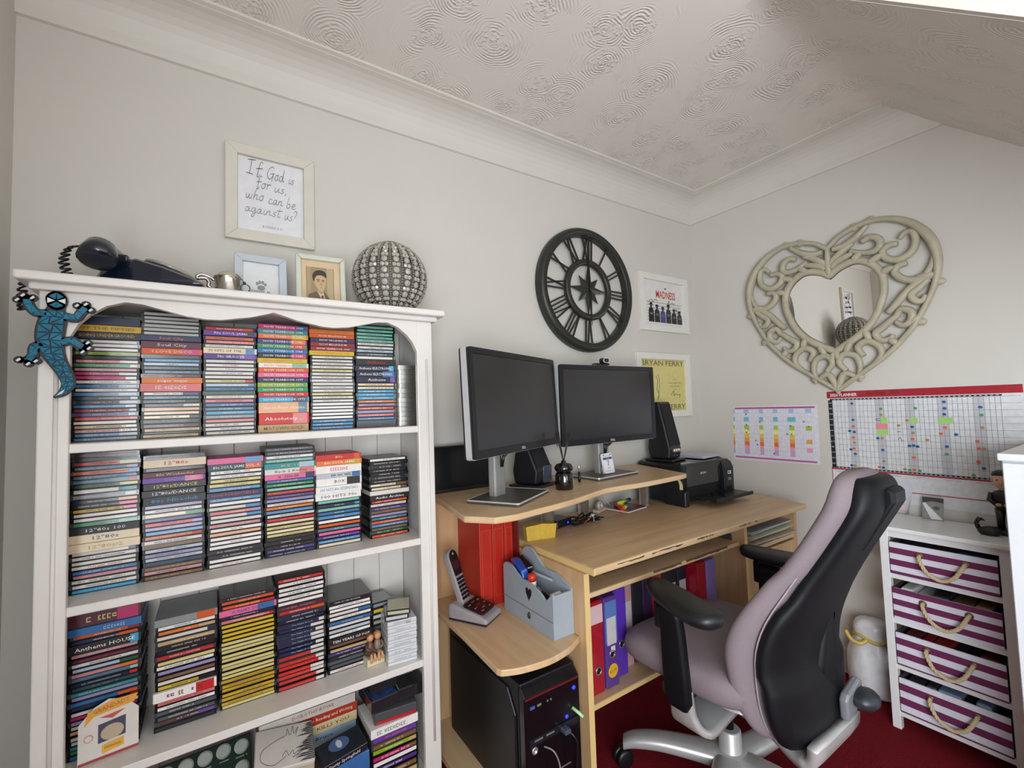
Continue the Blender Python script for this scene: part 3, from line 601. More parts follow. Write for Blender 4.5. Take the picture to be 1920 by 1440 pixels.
flatpoly(gc, 'note', [(.035, .012), (.072, .016), (.072, .034), (.035, .030)], (0, -.0026, 0), color='#e0a838'); squiggle(gc, .028, .004, (.053, -.003, .023), color='#8a5a20')
rect(gc, 'red_edge', .102, .006, (.047, -.0024, .004), color='#a03238'); flatpoly(gc, 'badge', circle(14, .008, .008, .012, .052), (0, -.0024, 0), color='#c98a8a'); flatpoly(gc, 'badge_centre', circle(14, .006, .006, .012, .052), (0, -.0027, 0), color='#d9d4cc')
# ================================================================ things on top of the bookcase
TZ = 1.532
NAVY = mat('dark_navy_bakelite', '#141c2b', rough=.22, coat=.5, vary=.04)
ph = thing('rotary_telephone', 'dark navy rotary dial telephone on top of the white bookcase', 'telephone', (-2.485, -.165, TZ), R(-8))
# wedge body: tall end at the left, dial slopes down to the right
def body_loop(x, hw, h, top):
    return [(x, -hw, .004), (x, -hw-.004, .012), (x, -hw*top, h-.006), (x, -hw*top+.01, h), (x, hw*top-.01, h), (x, hw*top, h-.006), (x, hw+.004, .012), (x, hw, .004)]
mb = MB(); mb.loft([body_loop(-.085, .070, .040, .72), body_loop(-.075, .080, .052, .72), body_loop(-.040, .084, .066, .72), body_loop(-.015, .088, .070, .80), body_loop(.04, .094, .052, .90), body_loop(.105, .098, .026, .95), body_loop(.122, .096, .016, .95)], smooth=False)
bevel(mb.build('phone_body', NAVY, ph), .004, 3)
dm = Matrix.Translation((.038, 0, .0565)) @ Matrix.Rotation(R(20), 4, 'Y')
dl = MB().lathe([(.058, -.008), (.060, 0), (.056, .004), (.0, .004)], 32, dm).build('dial_ring', mat('dial_ring_navy', '#222a38', rough=.25), ph)
mb = MB().lathe([(.054, .004), (.054, .010), (.050, .012), (.022, .012), (.020, .015), (0, .0155)], 32, dm)
mb.build('dial', mat('clear_grey_dial', '#a9a39c', rough=.12, coat=.6, vary=.2, scale=90), ph)
for i in range(10):
    a = R(40+i*29); MB().lathe([(.0072, 0), (.0072, .0006), (0, .0006)], 12, dm @ Matrix.Translation((.038*cos(a), .038*sin(a), .0122))).build('finger_hole', mat('dial_hole', '#4c4a4a', rough=.3), dl)
mb = MB()
for s in (-1, 1): mb.bbox(-.080, -.030, s*.050-.010, s*.050+.010, .05, .078, .004, 2)
mb.build('cradle', NAVY, ph)
hp = [(-.066, y, .066+.024*(1-(y/.105)**2)) for y in [-.105+.21*i/14 for i in range(15)]]
hs = MB().tube(hp, [.0165-.004*cos(pi*(i-7)/9) if 2 < i < 12 else .019 for i in range(15)], 12)
for s in (-1, 1): hs.lathe([(.016, .022), (.027, .014), (.034, -.010), (.035, -.028), (.028, -.032), (0, -.032)], 18, Matrix.Translation((-.068, s*.104, .068)) @ Matrix.Rotation(R(30*s), 4, 'X'))
hs.build('handset', NAVY, ph)
# coiled cord running off the end of the bookcase
base = catmull([(-.098, -.110, .072), (-.118, -.108, .066), (-.130, -.098, .040), (-.128, -.085, .012), (-.140, -.06, .009), (-.155, -.03, .009), (-.185, -.02, .012), (-.216, -.03, .008), (-.222, -.032, -.030), (-.218, -.036, -.060)], 26)
pts = []
for i, p in enumerate(base):
    a = i*.75; k = min(1, i/40)
    pts.append((p[0]+.0075*k*cos(a), p[1]+.0075*k*sin(a), p[2]+.004*k*sin(a+.6)))
MB().tube(pts, .0024, 6).build('coiled_cord', mat('black_rubber', '#15161a', rough=.4), ph)
# tankard
SILV = mat('polished_pewter', '#c2beb6', rough=.22, metal=1.0, vary=.1, scale=40)
tk = thing('tankard', 'small silver tankard with scroll handle and cream filling beside the telephone', 'tankard', (-2.322, -.175, TZ))
MB().lathe([(.031, 0), (.033, .003), (.0305, .006), (.030, .05), (.032, .058), (.033, .06), (.031, .06), (.029, .05), (0, .048)], 28).build('cup', SILV, tk)
MB().tube([(x, 0, z) for x, z in catmull([(-.030, .05), (-.042, .058), (-.058, .062), (-.068, .056), (-.066, .05), (-.060, .052), (-.048, .052), (-.042, .042), (-.044, .034), (-.038, .03)], 5)], .0042, 8).build('handle', SILV, tk)
MB().sphere((0, 0, .058), (.027, .027, .020)).build('filling', mat('cream_wool', '#c4b8a2', rough=.95, bump=.8, bscale=300), tk)
mb = MB().tube([(x, -.01, z) for x, z in catmull([(-.002, .066), (.018, .07), (.034, .055), (.040, .045)], 6)], .0011, 6)
mb.tube([(.040+.011*cos(a), -.01, .034+.011*sin(a)) for a in [2*pi*i/20 for i in range(20)]], .0014, 6, closed=True); mb.sphere((.038, -.01, .048), .004)
mb.build('wire_clasp', mat('dark_wire', '#55524c', rough=.3, metal=1), tk)
# picture frames
def frame(name, label, cat, w, h, fw_, depth, loc, rot, fcol, mount, fm=None, bev=.0015, group=None):
    t = thing(name, label, cat, loc, rot=rot, group=group); m = fm or mat(name+'_paint', fcol, rough=.4, vary=.03)
    for nm, pts in (('frame_rail', [(-w/2, -h/2), (w/2, -h/2), (w/2-fw_, -h/2+fw_), (-w/2+fw_, -h/2+fw_)]), ('frame_rail', [(-w/2, h/2), (-w/2+fw_, h/2-fw_), (w/2-fw_, h/2-fw_), (w/2, h/2)]), ('frame_stile', [(-w/2, -h/2), (-w/2+fw_, -h/2+fw_), (-w/2+fw_, h/2-fw_), (-w/2, h/2)]), ('frame_stile', [(w/2, -h/2), (w/2, h/2), (w/2-fw_, h/2-fw_), (w/2-fw_, -h/2+fw_)])):
        bevel(MB().prism(pts, 'y', -depth, 0).build(nm, m, t), bev, 2)
    MB().box(-w/2+fw_*.5, w/2-fw_*.5, -.004, -.001, -h/2+fw_*.5, h/2-fw_*.5).build('mount', OBJ_MATTE, t, mount)
    return t
f1 = frame('photo_frame', 'pale blue-grey photo frame with a paw print drawing on the bookcase', 'photo frame', .132, .145, .020, .014, (-2.240, -.125, TZ+.074), (R(-7), 0, R(2)), '#bcc6d0', '#dcdee0')
INKP = '#8c8f94'
for x, z, rx, rz in ((0, -.018, .010, .008), (-.010, -.006, .0038, .0052), (-.0035, -.0015, .0038, .0054), (.0042, -.0015, .0038, .0054), (.0105, -.007, .0038, .0052)):
    flatpoly(f1, 'paw_pad', circle(16, rx, rz, x, z), (0, -.0046, -.004), color=INKP)
squiggle(f1, .05, .006, (-.004, -.0046, -.033), color='#77797d', seed=5)
MB().ring([(-.0475, -.054), (.0475, -.054), (.0475, .054), (-.0475, .054)], [(-.046, -.0525), (.046, -.0525), (.046, .0525), (-.046, .0525)], 'y', -.0052, -.004).build('inner_line', mat('thin_grey_line', '#6d7278', rough=.4), f1)
f2 = frame('portrait_frame', 'cream frame holding a sepia portrait of a dark-haired man in a suit', 'photo frame', .142, .172, .016, .016, (-2.078, -.125, TZ+.087), (R(-6), 0, R(-3)), '#cfd2c4', '#d8bf9c', bev=.004)
rect(f2, 'photograph', .080, .112, (-.002, -.0046, -.006), color='#a08c6c')
rect(f2, 'photo_curtain', .018, .112, (.026, -.0048, -.006), color='#b7a582'); rect(f2, 'photo_curtain', .012, .112, (-.034, -.0048, -.006), color='#ac9874')
P2 = lambda nm, pts, c, d: flatpoly(f2, nm, pts, (-.002, -.0050-d*.0003, -.006), color=c)
P2('suit', catmull([(-.036, -.056), (-.034, -.034), (-.022, -.027), (-.008, -.020), (.008, -.020), (.016, -.028), (.024, -.040), (.026, -.056)], 3), '#6d5c46', 0)
P2('shirt', [(-.010, -.020), (.008, -.020), (.012, -.040), (.010, -.056), (.002, -.045)], '#d9c6a2', 1)
P2('tie', [(.002, -.034), (.008, -.033), (.010, -.056), (.002, -.056)], '#5a4a38', 2)
P2('neck', [(-.010, -.010), (.008, -.012), (.009, -.024), (.003, -.030), (-.008, -.022)], '#b59a74', 3)
P2('face', catmull([(-.015, .024), (-.016, .008), (-.013, -.006), (-.003, -.017), (.006, -.020), (.012, -.010), (.015, .004), (.016, .020), (.008, .034), (-.006, .034)], 3, True), '#c7ab82', 4)
P2('hair', catmull([(-.021, .016), (-.022, .030), (-.014, .043), (.002, .047), (.015, .041), (.018, .028), (.015, .024), (.006, .030), (-.008, .029), (-.015, .020), (-.017, .010)], 3, True), '#3a3128', 5)
P2('eyebrow', [(-.010, .014), (-.002, .015), (-.002, .017), (-.010, .0165)], '#3a3128', 6); P2('eyebrow', [(.004, .014), (.012, .013), (.012, .0155), (.004, .0165)], '#3a3128', 6)
P2('eye', circle(10, .0028, .0013, -.006, .0105), '#3a3128', 6); P2('eye', circle(10, .0026, .0013, .008, .0100), '#3a3128', 6)
P2('nose', [(.002, .010), (.005, -.002), (.0005, -.003)], '#a88a62', 6); P2('mouth', [(-.003, -.008), (.007, -.009), (.003, -.0105)], '#84603f', 6); P2('ear', circle(10, .0028, .005, -.0175, .006), '#b59a74', 4)
# beaded globe lamp
lp = thing('beaded_globe_lamp', 'round crystal-beaded globe lamp at the right end of the bookcase top', 'lamp', (-1.868, -.150, TZ))
BEAD = mat('silver_beads', '#948d82', rough=.3, metal=.5, vary=.2, scale=200); CRY = mat('cut_crystal', '#b2aea5', rough=.06, trans=.0, vary=.1, coat=.5)
Rr = .118; cz = .120
mb = MB()
bs = MB().sphere((0, 0, 0), .0036, 6, 4)
for k in range(20):
    a = 2*pi*k/20
    for i in range(44):
        t_ = -pi/2+.12+(pi-.24)*i/43
        mb.add(bs.v, bs.f, True, Matrix.Translation((Rr*cos(t_)*cos(a), Rr*cos(t_)*sin(a), cz+Rr*sin(t_))))
b_ = mb.build('bead_ribs', BEAD, lp); b_['kind'] = 'stuff'
mb = MB(); cs = MB().sphere((0, 0, 0), 1, 6, 4)
for k in range(20):
    for i in range(17):
        t_ = -1.26+2.52*i/16; wid = Rr*cos(t_)*sin(pi/20); sz = min(.0105, wid*.72)
        for side in ((-1, 1) if wid > .0125 and i % 2 else (0,)):
            a = 2*pi*(k+.5)/20+side*.055
            if sz < .003: continue
            q = sz*(.72 if side else 1)
            mb.add(cs.v, cs.f, False, Matrix.Translation((.975*Rr*cos(t_)*cos(a), .975*Rr*cos(t_)*sin(a), cz+.975*Rr*sin(t_))) @ Matrix.Rotation(a, 4, 'Z') @ Matrix.Rotation(-t_, 4, 'Y') @ Matrix.Diagonal((.006, q, q, 1)))
c_ = mb.build('crystal_beads', CRY, lp); c_['kind'] = 'stuff'
MB().sphere((0, 0, cz), .102, 20, 14).build('inner_globe', mat('grey_inner_shade', '#7d786e', rough=.5, vary=.25, scale=30), lp)
MB().lathe([(.045, 0), (.05, .004), (.045, .012), (.03, .014)], 24).build('base_ring', BEAD, lp)
MB().lathe([(.030, .232), (.034, .236), (.028, .241), (.020, .239)], 24, cap=False).build('top_ring', BEAD, lp)
# mosaic gecko hung on the left stile
gk = thing('mosaic_gecko', 'blue mosaic gecko ornament hung on the left front post of the bookcase', 'ornament', (-2.630, BF-.0058, 1.40))
GB = mat('black_gecko_backing', '#17181b', rough=.5); TILE = mat('blue_mosaic_glass', '#1d7594', rough=.12, coat=.6, vary=.35, scale=45); MIR = mat('mirror_chip', '#eef0f0', rough=.05, vary=.02, coat=.5)
def out2(center, widths):
    L = []; Rr_ = []
    for i, (x, z) in enumerate(center):
        a = Vector(center[min(i+1, len(center)-1)])-Vector(center[max(i-1, 0)]); nrm = Vector((-a.y, a.x)).normalized()
        L.append((x+nrm.x*widths[i], z+nrm.y*widths[i])); Rr_.append((x-nrm.x*widths[i], z-nrm.y*widths[i]))
    return L+Rr_[::-1]
def slab(parent, name, pts, y0, y1, m): return MB().prism(pts, 'y', y0, y1).build(name, m, parent)
def strip(center, widths, y0, y1, mb):
    n = len(center); L = out2(center, widths); 
    for i in range(n-1):
        q = [L[i], L[i+1], L[2*n-2-i], L[2*n-1-i]]; mb.prism(q, 'y', y0, y1)
spine_c = catmull([(-.002, .098), (-.003, .085), (-.003, .062), (-.008, .035), (-.012, .0), (-.008, -.03), (.002, -.055), (.014, -.08), (.018, -.10), (.010, -.118), (-.004, -.128)], 4)
spine_w = [p[0] for p in catmull([(.004, 0), (.016, 0), (.014, 0), (.022, 0), (.023, 0), (.020, 0), (.015, 0), (.013, 0), (.011, 0), (.008, 0), (.002, 0)], 4)]
mb = MB(); strip(spine_c, spine_w, -.006, 0, mb)
mb.prism(circle(16, .017, .021, -.002, .078), 'y', -.006, 0)
limbs = [[(-.016, .048), (-.034, .050), (-.044, .066), (-.046, .076)], [(.010, .045), (.028, .042), (.036, .055), (.044, .066)], [(-.02, -.018), (-.034, -.022), (-.036, -.040), (-.042, -.050)], [(.006, -.012), (.022, -.006), (.034, -.016), (.040, -.020)]]
for lb in limbs: strip(catmull(lb, 3), [.009]*10, -.006, 0, mb)
toes = [(-.060, .074), (-.052, .084), (-.038, .080), (.030, .070), (.044, .074), (.052, .062), (-.056, -.050), (-.042, -.058), (-.031, -.052), (.048, -.010), (.050, -.022), (.040, -.030)]
for x, z in toes: mb.prism(circle(10, .0082, .0075, x, z), 'y', -.006, 0)
for i, lb in enumerate(limbs):
    e = lb[-1]
    for x, z in toes[i*3:i*3+3]: strip([e, ((e[0]+x)/2, (e[1]+z)/2), (x, z)], [.006]*3, -.006, 0, mb)
mb.build('backing', GB, gk)
r_ = random.Random(2)
def tile(pts, m=TILE): bevel(slab(gk, 'mosaic_tile', pts, -.0095, -.006, m), .0008, 1)
def tri(a_, b_, c_, m=TILE):
    cx_ = (a_[0]+b_[0]+c_[0])/3; cz_ = (a_[1]+b_[1]+c_[1])/3
    tile([(cx_+(p[0]-cx_)*.86, cz_+(p[1]-cz_)*.86) for p in (a_, b_, c_)], m)
for i in range(1, len(spine_c)-3, 2):
    (x, z), w = spine_c[i], spine_w[i]*.86; (x2, z2), w2 = spine_c[i+2], spine_w[i+2]*.86
    if z > .06: continue
    m0 = x+r_.uniform(-.25, .25)*w; m1 = x2+r_.uniform(-.25, .25)*w2
    if (i//2) % 2: T = [((x-w, z), (m0, z), (x2-w2, z2)), ((m0, z), (m1, z2), (x2-w2, z2)), ((m0, z), (x+w, z), (m1, z2)), ((x+w, z), (x2+w2, z2), (m1, z2))]
    else: T = [((x-w, z), (m1, z2), (x2-w2, z2)), ((x-w, z), (m0, z), (m1, z2)), ((m0, z), (x2+w2, z2), (m1, z2)), ((m0, z), (x+w, z), (x2+w2, z2))]
    for t3 in T: tri(*t3)
for s in (-1, 1):
    tile([(-.002, .095), (-.002+s*.012, .086), (-.002+s*.001, .079)]); tile([(-.002+s*.002, .077), (-.002+s*.014, .083), (-.002+s*.014, .071)], MIR); tile([(-.002, .075), (-.002+s*.011, .067), (-.002, .061)])
for lb in limbs:
    c = catmull(lb, 3)
    for i in range(0, len(c)-3, 3):
        o2 = out2(c[i:i+4], [.0062]*4); tile([o2[0], o2[3], o2[4]]); tile([o2[0], (o2[4][0]*.9+o2[0][0]*.1, o2[4][1]*.9+o2[0][1]*.1), o2[7]])
for x, z in toes: tile([(x-.0042, z-.002), (x-.001, z-.0045), (x+.0042, z+.001), (x+.001, z+.004)], MIR)
tile([(.006, -.117), (.014, -.110), (.010, -.120), (-.001, -.126)], MIR)
# ================================================================ wall hangings
def wall_frame(name, label, cat, cx, cz, w, h, fw_, depth, m, mount):
    return frame(name, label, cat, w, h, fw_, depth, (cx, -.001, cz), (0, 0, 0), None, mount, fm=m)
WFR = mat('off_white_wood_frame', '#d6d2c6', rough=.5, vary=.05, scale=20)
gp = wall_frame('framed_print', 'off-white framed script lettering print hung above the bookcase', 'picture', -2.200, 1.909, .250, .300, .032, .018, WFR, '#e3e4e8')
INKC = '#34373e'
GLY = {  # brush-script strokes: width, list of strokes on a unit grid (x-height .5)
 'I': (.62, [[(.30, 1.0), (.27, .5), (.22, 0)], [(.02, .96), (.55, 1.02)], [(.0, .04), (.48, -.02)]]), 'f': (.42, [[(.44, .92), (.34, 1.0), (.24, .8), (.18, .3), (.13, -.08), (.22, -.1), (.28, .1)], [(.02, .46), (.46, .54)]]),
 'G': (.72, [[(.62, .86), (.46, 1.0), (.18, .78), (.06, .35), (.2, .02), (.42, .06), (.56, .3), (.6, .44)], [(.34, .42), (.72, .48)], [(.6, .44), (.56, .1), (.5, -.2)]]), 'o': (.42, [[(.30, .46), (.12, .38), (.06, .12), (.2, .0), (.34, .2), (.30, .44), (.42, .42)]]),
 'd': (.52, [[(.34, .42), (.14, .40), (.05, .14), (.16, .0), (.32, .2), (.46, .98)], [(.46, .98), (.38, .3), (.42, .02), (.52, .1)]]), 'i': (.26, [[(.14, .46), (.09, .1), (.16, .0), (.28, .14)], [(.20, .68), (.21, .70)]]),
 's': (.36, [[(.34, .44), (.16, .40), (.14, .28), (.28, .16), (.18, .0), (.02, .06)]]), 'r': (.38, [[(.04, .42), (.12, .44), (.08, .0)], [(.1, .24), (.2, .42), (.34, .44), (.38, .36)]]), 'u': (.46, [[(.08, .46), (.04, .12), (.14, .0), (.32, .3), (.36, .46)], [(.36, .46), (.32, .08), (.46, .08)]]),
 ',': (.2, [[(.12, .08), (.06, -.14)]]), 'w': (.58, [[(.04, .46), (.04, .1), (.14, .02), (.28, .42)], [(.28, .42), (.26, .08), (.40, .04), (.52, .44)]]), 'h': (.48, [[(.22, 1.0), (.10, .4), (.04, .0)], [(.06, .18), (.22, .44), (.34, .36), (.30, .04), (.46, .08)]]),
 'c': (.38, [[(.34, .40), (.16, .42), (.06, .16), (.18, .0), (.38, .12)]]), 'a': (.46, [[(.32, .42), (.12, .38), (.05, .10), (.16, .02), (.32, .3), (.34, .44)], [(.34, .44), (.32, .06), (.46, .08)]]), 'n': (.48, [[(.06, .44), (.08, .3), (.03, .0)], [(.05, .16), (.20, .42), (.32, .38), (.28, .05), (.48, .10)]]),
 'b': (.44, [[(.2, 1.0), (.08, .4), (.05, .06), (.18, .0), (.32, .18), (.28, .40), (.12, .34)]]), 'e': (.40, [[(.06, .2), (.28, .26), (.30, .42), (.16, .44), (.06, .18), (.18, .0), (.40, .12)]]), 'g': (.46, [[(.34, .42), (.12, .40), (.06, .14), (.16, .04), (.34, .32)], [(.36, .46), (.32, -.1), (.2, -.4), (.06, -.3), (.2, -.1), (.46, .1)]]),
 't': (.40, [[(.26, .92), (.14, .2), (.18, .0), (.34, .1)], [(.0, .60), (.48, .66)]]), '?': (.4, [[(.06, .8), (.2, 1.0), (.38, .86), (.28, .58), (.18, .3)], [(.13, .02), (.14, .04)]]), ' ': (.34, [])}
def script(parent, s, x0, x1, z0, h, slope=-.03):
    nat = sum(GLY[c][0] for c in s)*h; kx = (x1-x0)/nat; x = x0
    for c in s:
        w, st = GLY[c]; mb = MB()
        for p in st:
            q = catmull(p, 6); n = len(q)
            mb.tube([(x+(u*kx+.10*v)*h, -.0047, z0+v*h+slope*(x-x0)) for u, v in q], [h*(.030+.030*abs(sin(2.2*i/n+.5))) for i in range(n)], 6, flat=.18)
        if st: mb.build('script_letter', mat('charcoal_brush_ink', '#2c2f36', rough=.6), parent)
        x += w*h*kx
for s, x, x1, z, h in (('If', -.070, -.028, .066, .046), ('God', -.014, .036, .062, .042), ('is', .048, .066, .060, .036), ('for', -.044, -.003, .026, .040), ('us,', .008, .044, .023, .036), ('who', -.071, -.022, -.014, .038), ('can', -.010, .033, -.019, .038), ('be', .042, .070, -.022, .038), ('against', -.074, .027, -.056, .035), ('us?', .036, .072, -.062, .036)): script(gp, s, x, x1, z, h)
text(gp, 'ROMANS 8:31', .0105, (.004, -.0046, -.096), color='#6a6c70', width=.055, res=1, space=1.3)
# ---- skeleton clock
CLK = mat('dark_olive_metal', '#34362f', rough=.45, metal=.35, vary=.12, scale=60)
ck = thing('wall_clock', 'large dark metal skeleton clock with Roman numerals on the back wall', 'clock', (-.868, -.03, 1.764), rot=(0, R(2), 0))
Yr = Matrix.Rotation(pi/2, 4, 'X')
MB().lathe([(.256, .0), (.256, .012), (.261, .017), (.268, .015), (.272, .020), (.282, .020), (.290, .013), (.296, .002), (.296, -.022), (.256, -.022), (.256, .0)], 72, Yr, cap=False).build('outer_ring', CLK, ck)
MB().lathe([(.118, .0), (.118, .010), (.126, .014), (.140, .014), (.146, .008), (.146, -.006), (.118, -.006), (.118, 0)], 56, Yr, cap=False).build('inner_ring', CLK, ck)
def bar(mb, a, off0, off1, r0=.142, r1=.260, w=.0036):
    # bar from radius r0 to r1 at clock angle a, sideways offsets off0 -> off1
    u = Vector((sin(a), 0, cos(a))); s = Vector((cos(a), 0, -sin(a)))
    p0 = u*r0+s*off0; p1 = u*r1+s*off1; d = (p1-p0).normalized(); n_ = Vector((d.z, 0, -d.x))*w
    y = Vector((0, .003, 0)); q = [p0-n_, p0+n_, p1+n_, p1-n_]
    mb.add([p-y for p in q]+[p+y for p in q], [(0, 1, 2, 3), (7, 6, 5, 4), (0, 4, 5, 1), (1, 5, 6, 2), (2, 6, 7, 3), (3, 7, 4, 0)])
NUM = {1: 'I', 2: 'II', 3: 'III', 4: 'IV', 5: 'V', 6: 'VI', 7: 'VII', 8: 'VIII', 9: 'IX', 10: 'X', 11: 'XI', 12: 'XII'}
for k, s in NUM.items():
    mb = MB(); a = k*pi/6; adv = {'I': .019, 'V': .036, 'X': .036}; tot = sum(adv[c] for c in s); x = -tot/2
    for c in s:
        xm = x+adv[c]/2
        if c == 'I': bar(mb, a, xm*.85, xm)
        elif c == 'V': bar(mb, a, xm*.85, xm-.014); bar(mb, a, xm*.85, xm+.014)
        else: bar(mb, a, xm*.85-.013, xm+.014); bar(mb, a, xm*.85+.013, xm-.014)
        x += adv[c]
    mb.build('numeral', CLK, ck)
star = []
for i in range(16):
    a = i*pi/8; r_ = [.124, .042, .086, .042][i % 4]; star.append((r_*sin(a), r_*cos(a)))
st_ = MB().add([(0, -.012, 0)]+[(x, -.004, z) for x, z in star], [(0, 1+i, 1+(i+1) % 16) for i in range(16)]); st_.add([(x, -.004, z) for x, z in star]+[(x, 0, z) for x, z in star], [(i, 16+i, 16+(i+1) % 16, (i+1) % 16) for i in range(16)])
st_.build('compass_star', CLK, ck)
HND = mat('black_clock_hand', '#15161a', rough=.35)
def hand(a, L, tail, w, y, ring):
    u = Vector((sin(a), 0, cos(a))); s = Vector((cos(a), 0, -sin(a)))
    mb = MB(); q = [u*-tail-s*w*.6, u*-tail+s*w*.6, u*.02+s*w*1.5, u*L*.55+s*w, u*L+s*.001, u*L-s*.001, u*L*.55-s*w, u*.02-s*w*1.5]
    mb.add([p+Vector((0, y, 0)) for p in q]+[p+Vector((0, y+.002, 0)) for p in q], [tuple(range(8))]+[(i, 8+i, 8+(i+1) % 8, (i+1) % 8) for i in range(8)])
    if ring: mb.tube([u*(L-.012)+(u*cos(t)+s*sin(t))*.010+Vector((0, y, 0)) for t in [2*pi*i/16 for i in range(16)]], .0022, 6, closed=True)
    mb.build('clock_hand', HND, ck)
hand(R(-5), .262, .03, .0035, -.018, True); hand(R(177), .172, .03, .0055, -.0155, False)
MB().lathe([(.008, 0), (.008, .006), (.004, .008), (0, .008)], 16, Matrix.Translation((0, -.014, 0)) @ Yr).build('hub', CLK, ck)
mb = MB()
for x, z in ((-.275, 0), (.275, 0), (0, .275)): mb.tube([(x, .006, z), (x, .029, z)], .008, 8)
mb.build('wall_spacers', CLK, ck)
# ---- two white framed signed posters beside the corner
WFR2 = mat('bright_white_frame', '#e3e1dc', rough=.4, vary=.02)
md = wall_frame('framed_signed_print', 'white framed signed print with red lettering above six small figures', 'picture', -.284, 1.760, .405, .312, .034, .020, WFR2, '#e1dfdc')
text(md, 'MADNESS', .058, (.022, -.0046, .048), color='#c0392f', width=.165, res=2, bold=.012)
flatpoly(md, 'crown_mark', [(.012, .086), (.015, .092), (.022, .087), (.029, .092), (.032, .086), (.022, .082)], (0, -.0046, 0), color='#222222')
mb = MB()
for i in range(7): mb.add([(-.14, -.0046, .004-i*.016), (.152, -.0046, .004-i*.016), (.152, -.0046, .0015-i*.016), (-.14, -.0046, .0015-i*.016)], [(0, 1, 2, 3)])
mb.build('height_lines', mat('grey_print_line', '#77787a', rough=.6), md)
for i, c in enumerate(['#1b1b1e', '#26262a', '#4a458a', '#303036', '#202024', '#35353a']):
    x = -.105+i*.048; h = .10-(i % 3)*.008-(.012 if i > 3 else 0)
    flatpoly(md, 'figure_body', catmull([(x-.022, -.105), (x-.020, -.105+h*.62), (x-.008, -.105+h*.78), (x+.008, -.105+h*.78), (x+.020, -.105+h*.62), (x+.022, -.105)], 3), (0, -.0050, 0), color=c)
    flatpoly(md, 'figure_head', circle(12, .009, .012, x, -.105+h*.88), (0, -.0053, 0), color='#4a403c'); flatpoly(md, 'figure_hat', [(x-.014, -.105+h*.93), (x+.014, -.105+h*.93), (x+.009, -.105+h*1.05), (x-.009, -.105+h*1.05)], (0, -.0056, 0), color='#18181a'); rect(md, 'figure_board', .024, .012, (x, -.0056, -.105+h*.45), color='#6a6a70')
for p in ([(-.13, .0), (-.10, .018), (-.09, .004), (-.07, .02), (-.05, .012)], [(.03, .002), (.05, .022), (.045, -.006), (.07, .014), (.085, .006), (.10, .012)], [(.10, -.04), (.11, -.02), (.12, -.045), (.13, -.03)]):
    MB().tube([(x, -.0058, z) for x, z in catmull(p, 4)], .0011, 5).build('signature', INK, md)
fy = wall_frame('framed_yellow_print', 'white framed yellow signed programme below the other print near the corner', 'picture', -.315, 1.312, .440, .345, .034, .020, WFR2, '#d6ca84')
for z in (.118, -.120): text(fy, 'BRYAN FERRY', .040, (.0, -.0046, z), color='#6e6a50', width=.355, res=2, bold=.010)
for i, (s, h, w) in enumerate((('AT THE', .009, .03), ('ROYAL ALBERT HALL', .013, .11), ('IN CONCERT', .011, .09), ('2020', .008, .03))): text(fy, s, h, (.095, -.0046, .03-i*.018), color='#77724e', width=w, res=1)
MB().tube([(x, -.0048, z) for x, z in catmull([(.06, -.055), (.08, -.03), (.085, -.06), (.10, -.045), (.115, -.055), (.135, -.05), (.13, -.07)], 4)], .0010, 5).build('signature', INK, fy)
MB().tube([(x, -.0048, z) for x, z in catmull([(-.06, .05), (-.05, .02), (-.058, -.02), (-.045, -.05), (-.055, -.08), (-.04, -.02), (-.036, .03), (-.045, .06)], 4)], .0014, 5).build('line_drawing', mat('grey_print_line', '#77787a'), fy)
# ---- ornate heart mirror on the right wall   (local u -> -Y of the room, z up, faces -X)
HM = mat('antiqued_cream_resin', '#b5ae98', rough=.5, vary=.14, scale=22, bump=.15, bscale=60)
hm = thing('heart_mirror', 'heart-shaped mirror in a carved cream scrollwork frame on the right wall', 'mirror', (-.012, -.71, 1.62), rot=(R(1.0), 0, -pi/2))
def sym(h): return h+[(-u, z) for u, z in h[::-1]][1:-1]
inner = sym([(0, .146), (.028, .168), (.062, .182), (.095, .188), (.126, .180), (.165, .150), (.190, .105), (.194, .050), (.186, .005), (.158, -.065), (.113, -.123), (.060, -.162), (0, -.198)])
outer = sym([(0, .272), (.018, .285), (.045, .307), (.095, .327), (.160, .338), (.225, .328), (.285, .298), (.335, .245), (.366, .178), (.374, .107), (.364, .040), (.343, -.018), (.312, -.080), (.276, -.140), (.193, -.230), (.087, -.309), (0, -.372)])
def path3(pts, y, k=4): return [(u, y, z) for u, z in catmull(pts, k)]
nh = len(inner)//2
ip = catmull(inner[:nh+1], 4)+catmull(inner[nh:]+inner[:1], 4)[1:-1]
MB().tube([(u, -.012, z) for u, z in ip], .013, 10, closed=True, flat=1.2).build('inner_frame', HM, hm)
op = catmull(outer[:len(outer)//2+1], 4)+catmull(outer[len(outer)//2:]+outer[:1], 4)[1:-1]
def rw_(u, z):    # rim is boldest at the upper outside of each lobe
    d = min(math.hypot(abs(u)-.33, z-.2), .30); return .0145+.011*max(0, 1-d/.20)
MB().tube([(u*(1-.02), -.012, z) for u, z in op], [rw_(u, z) for u, z in op], 10, closed=True, flat=.75).build('outer_rim', HM, hm)
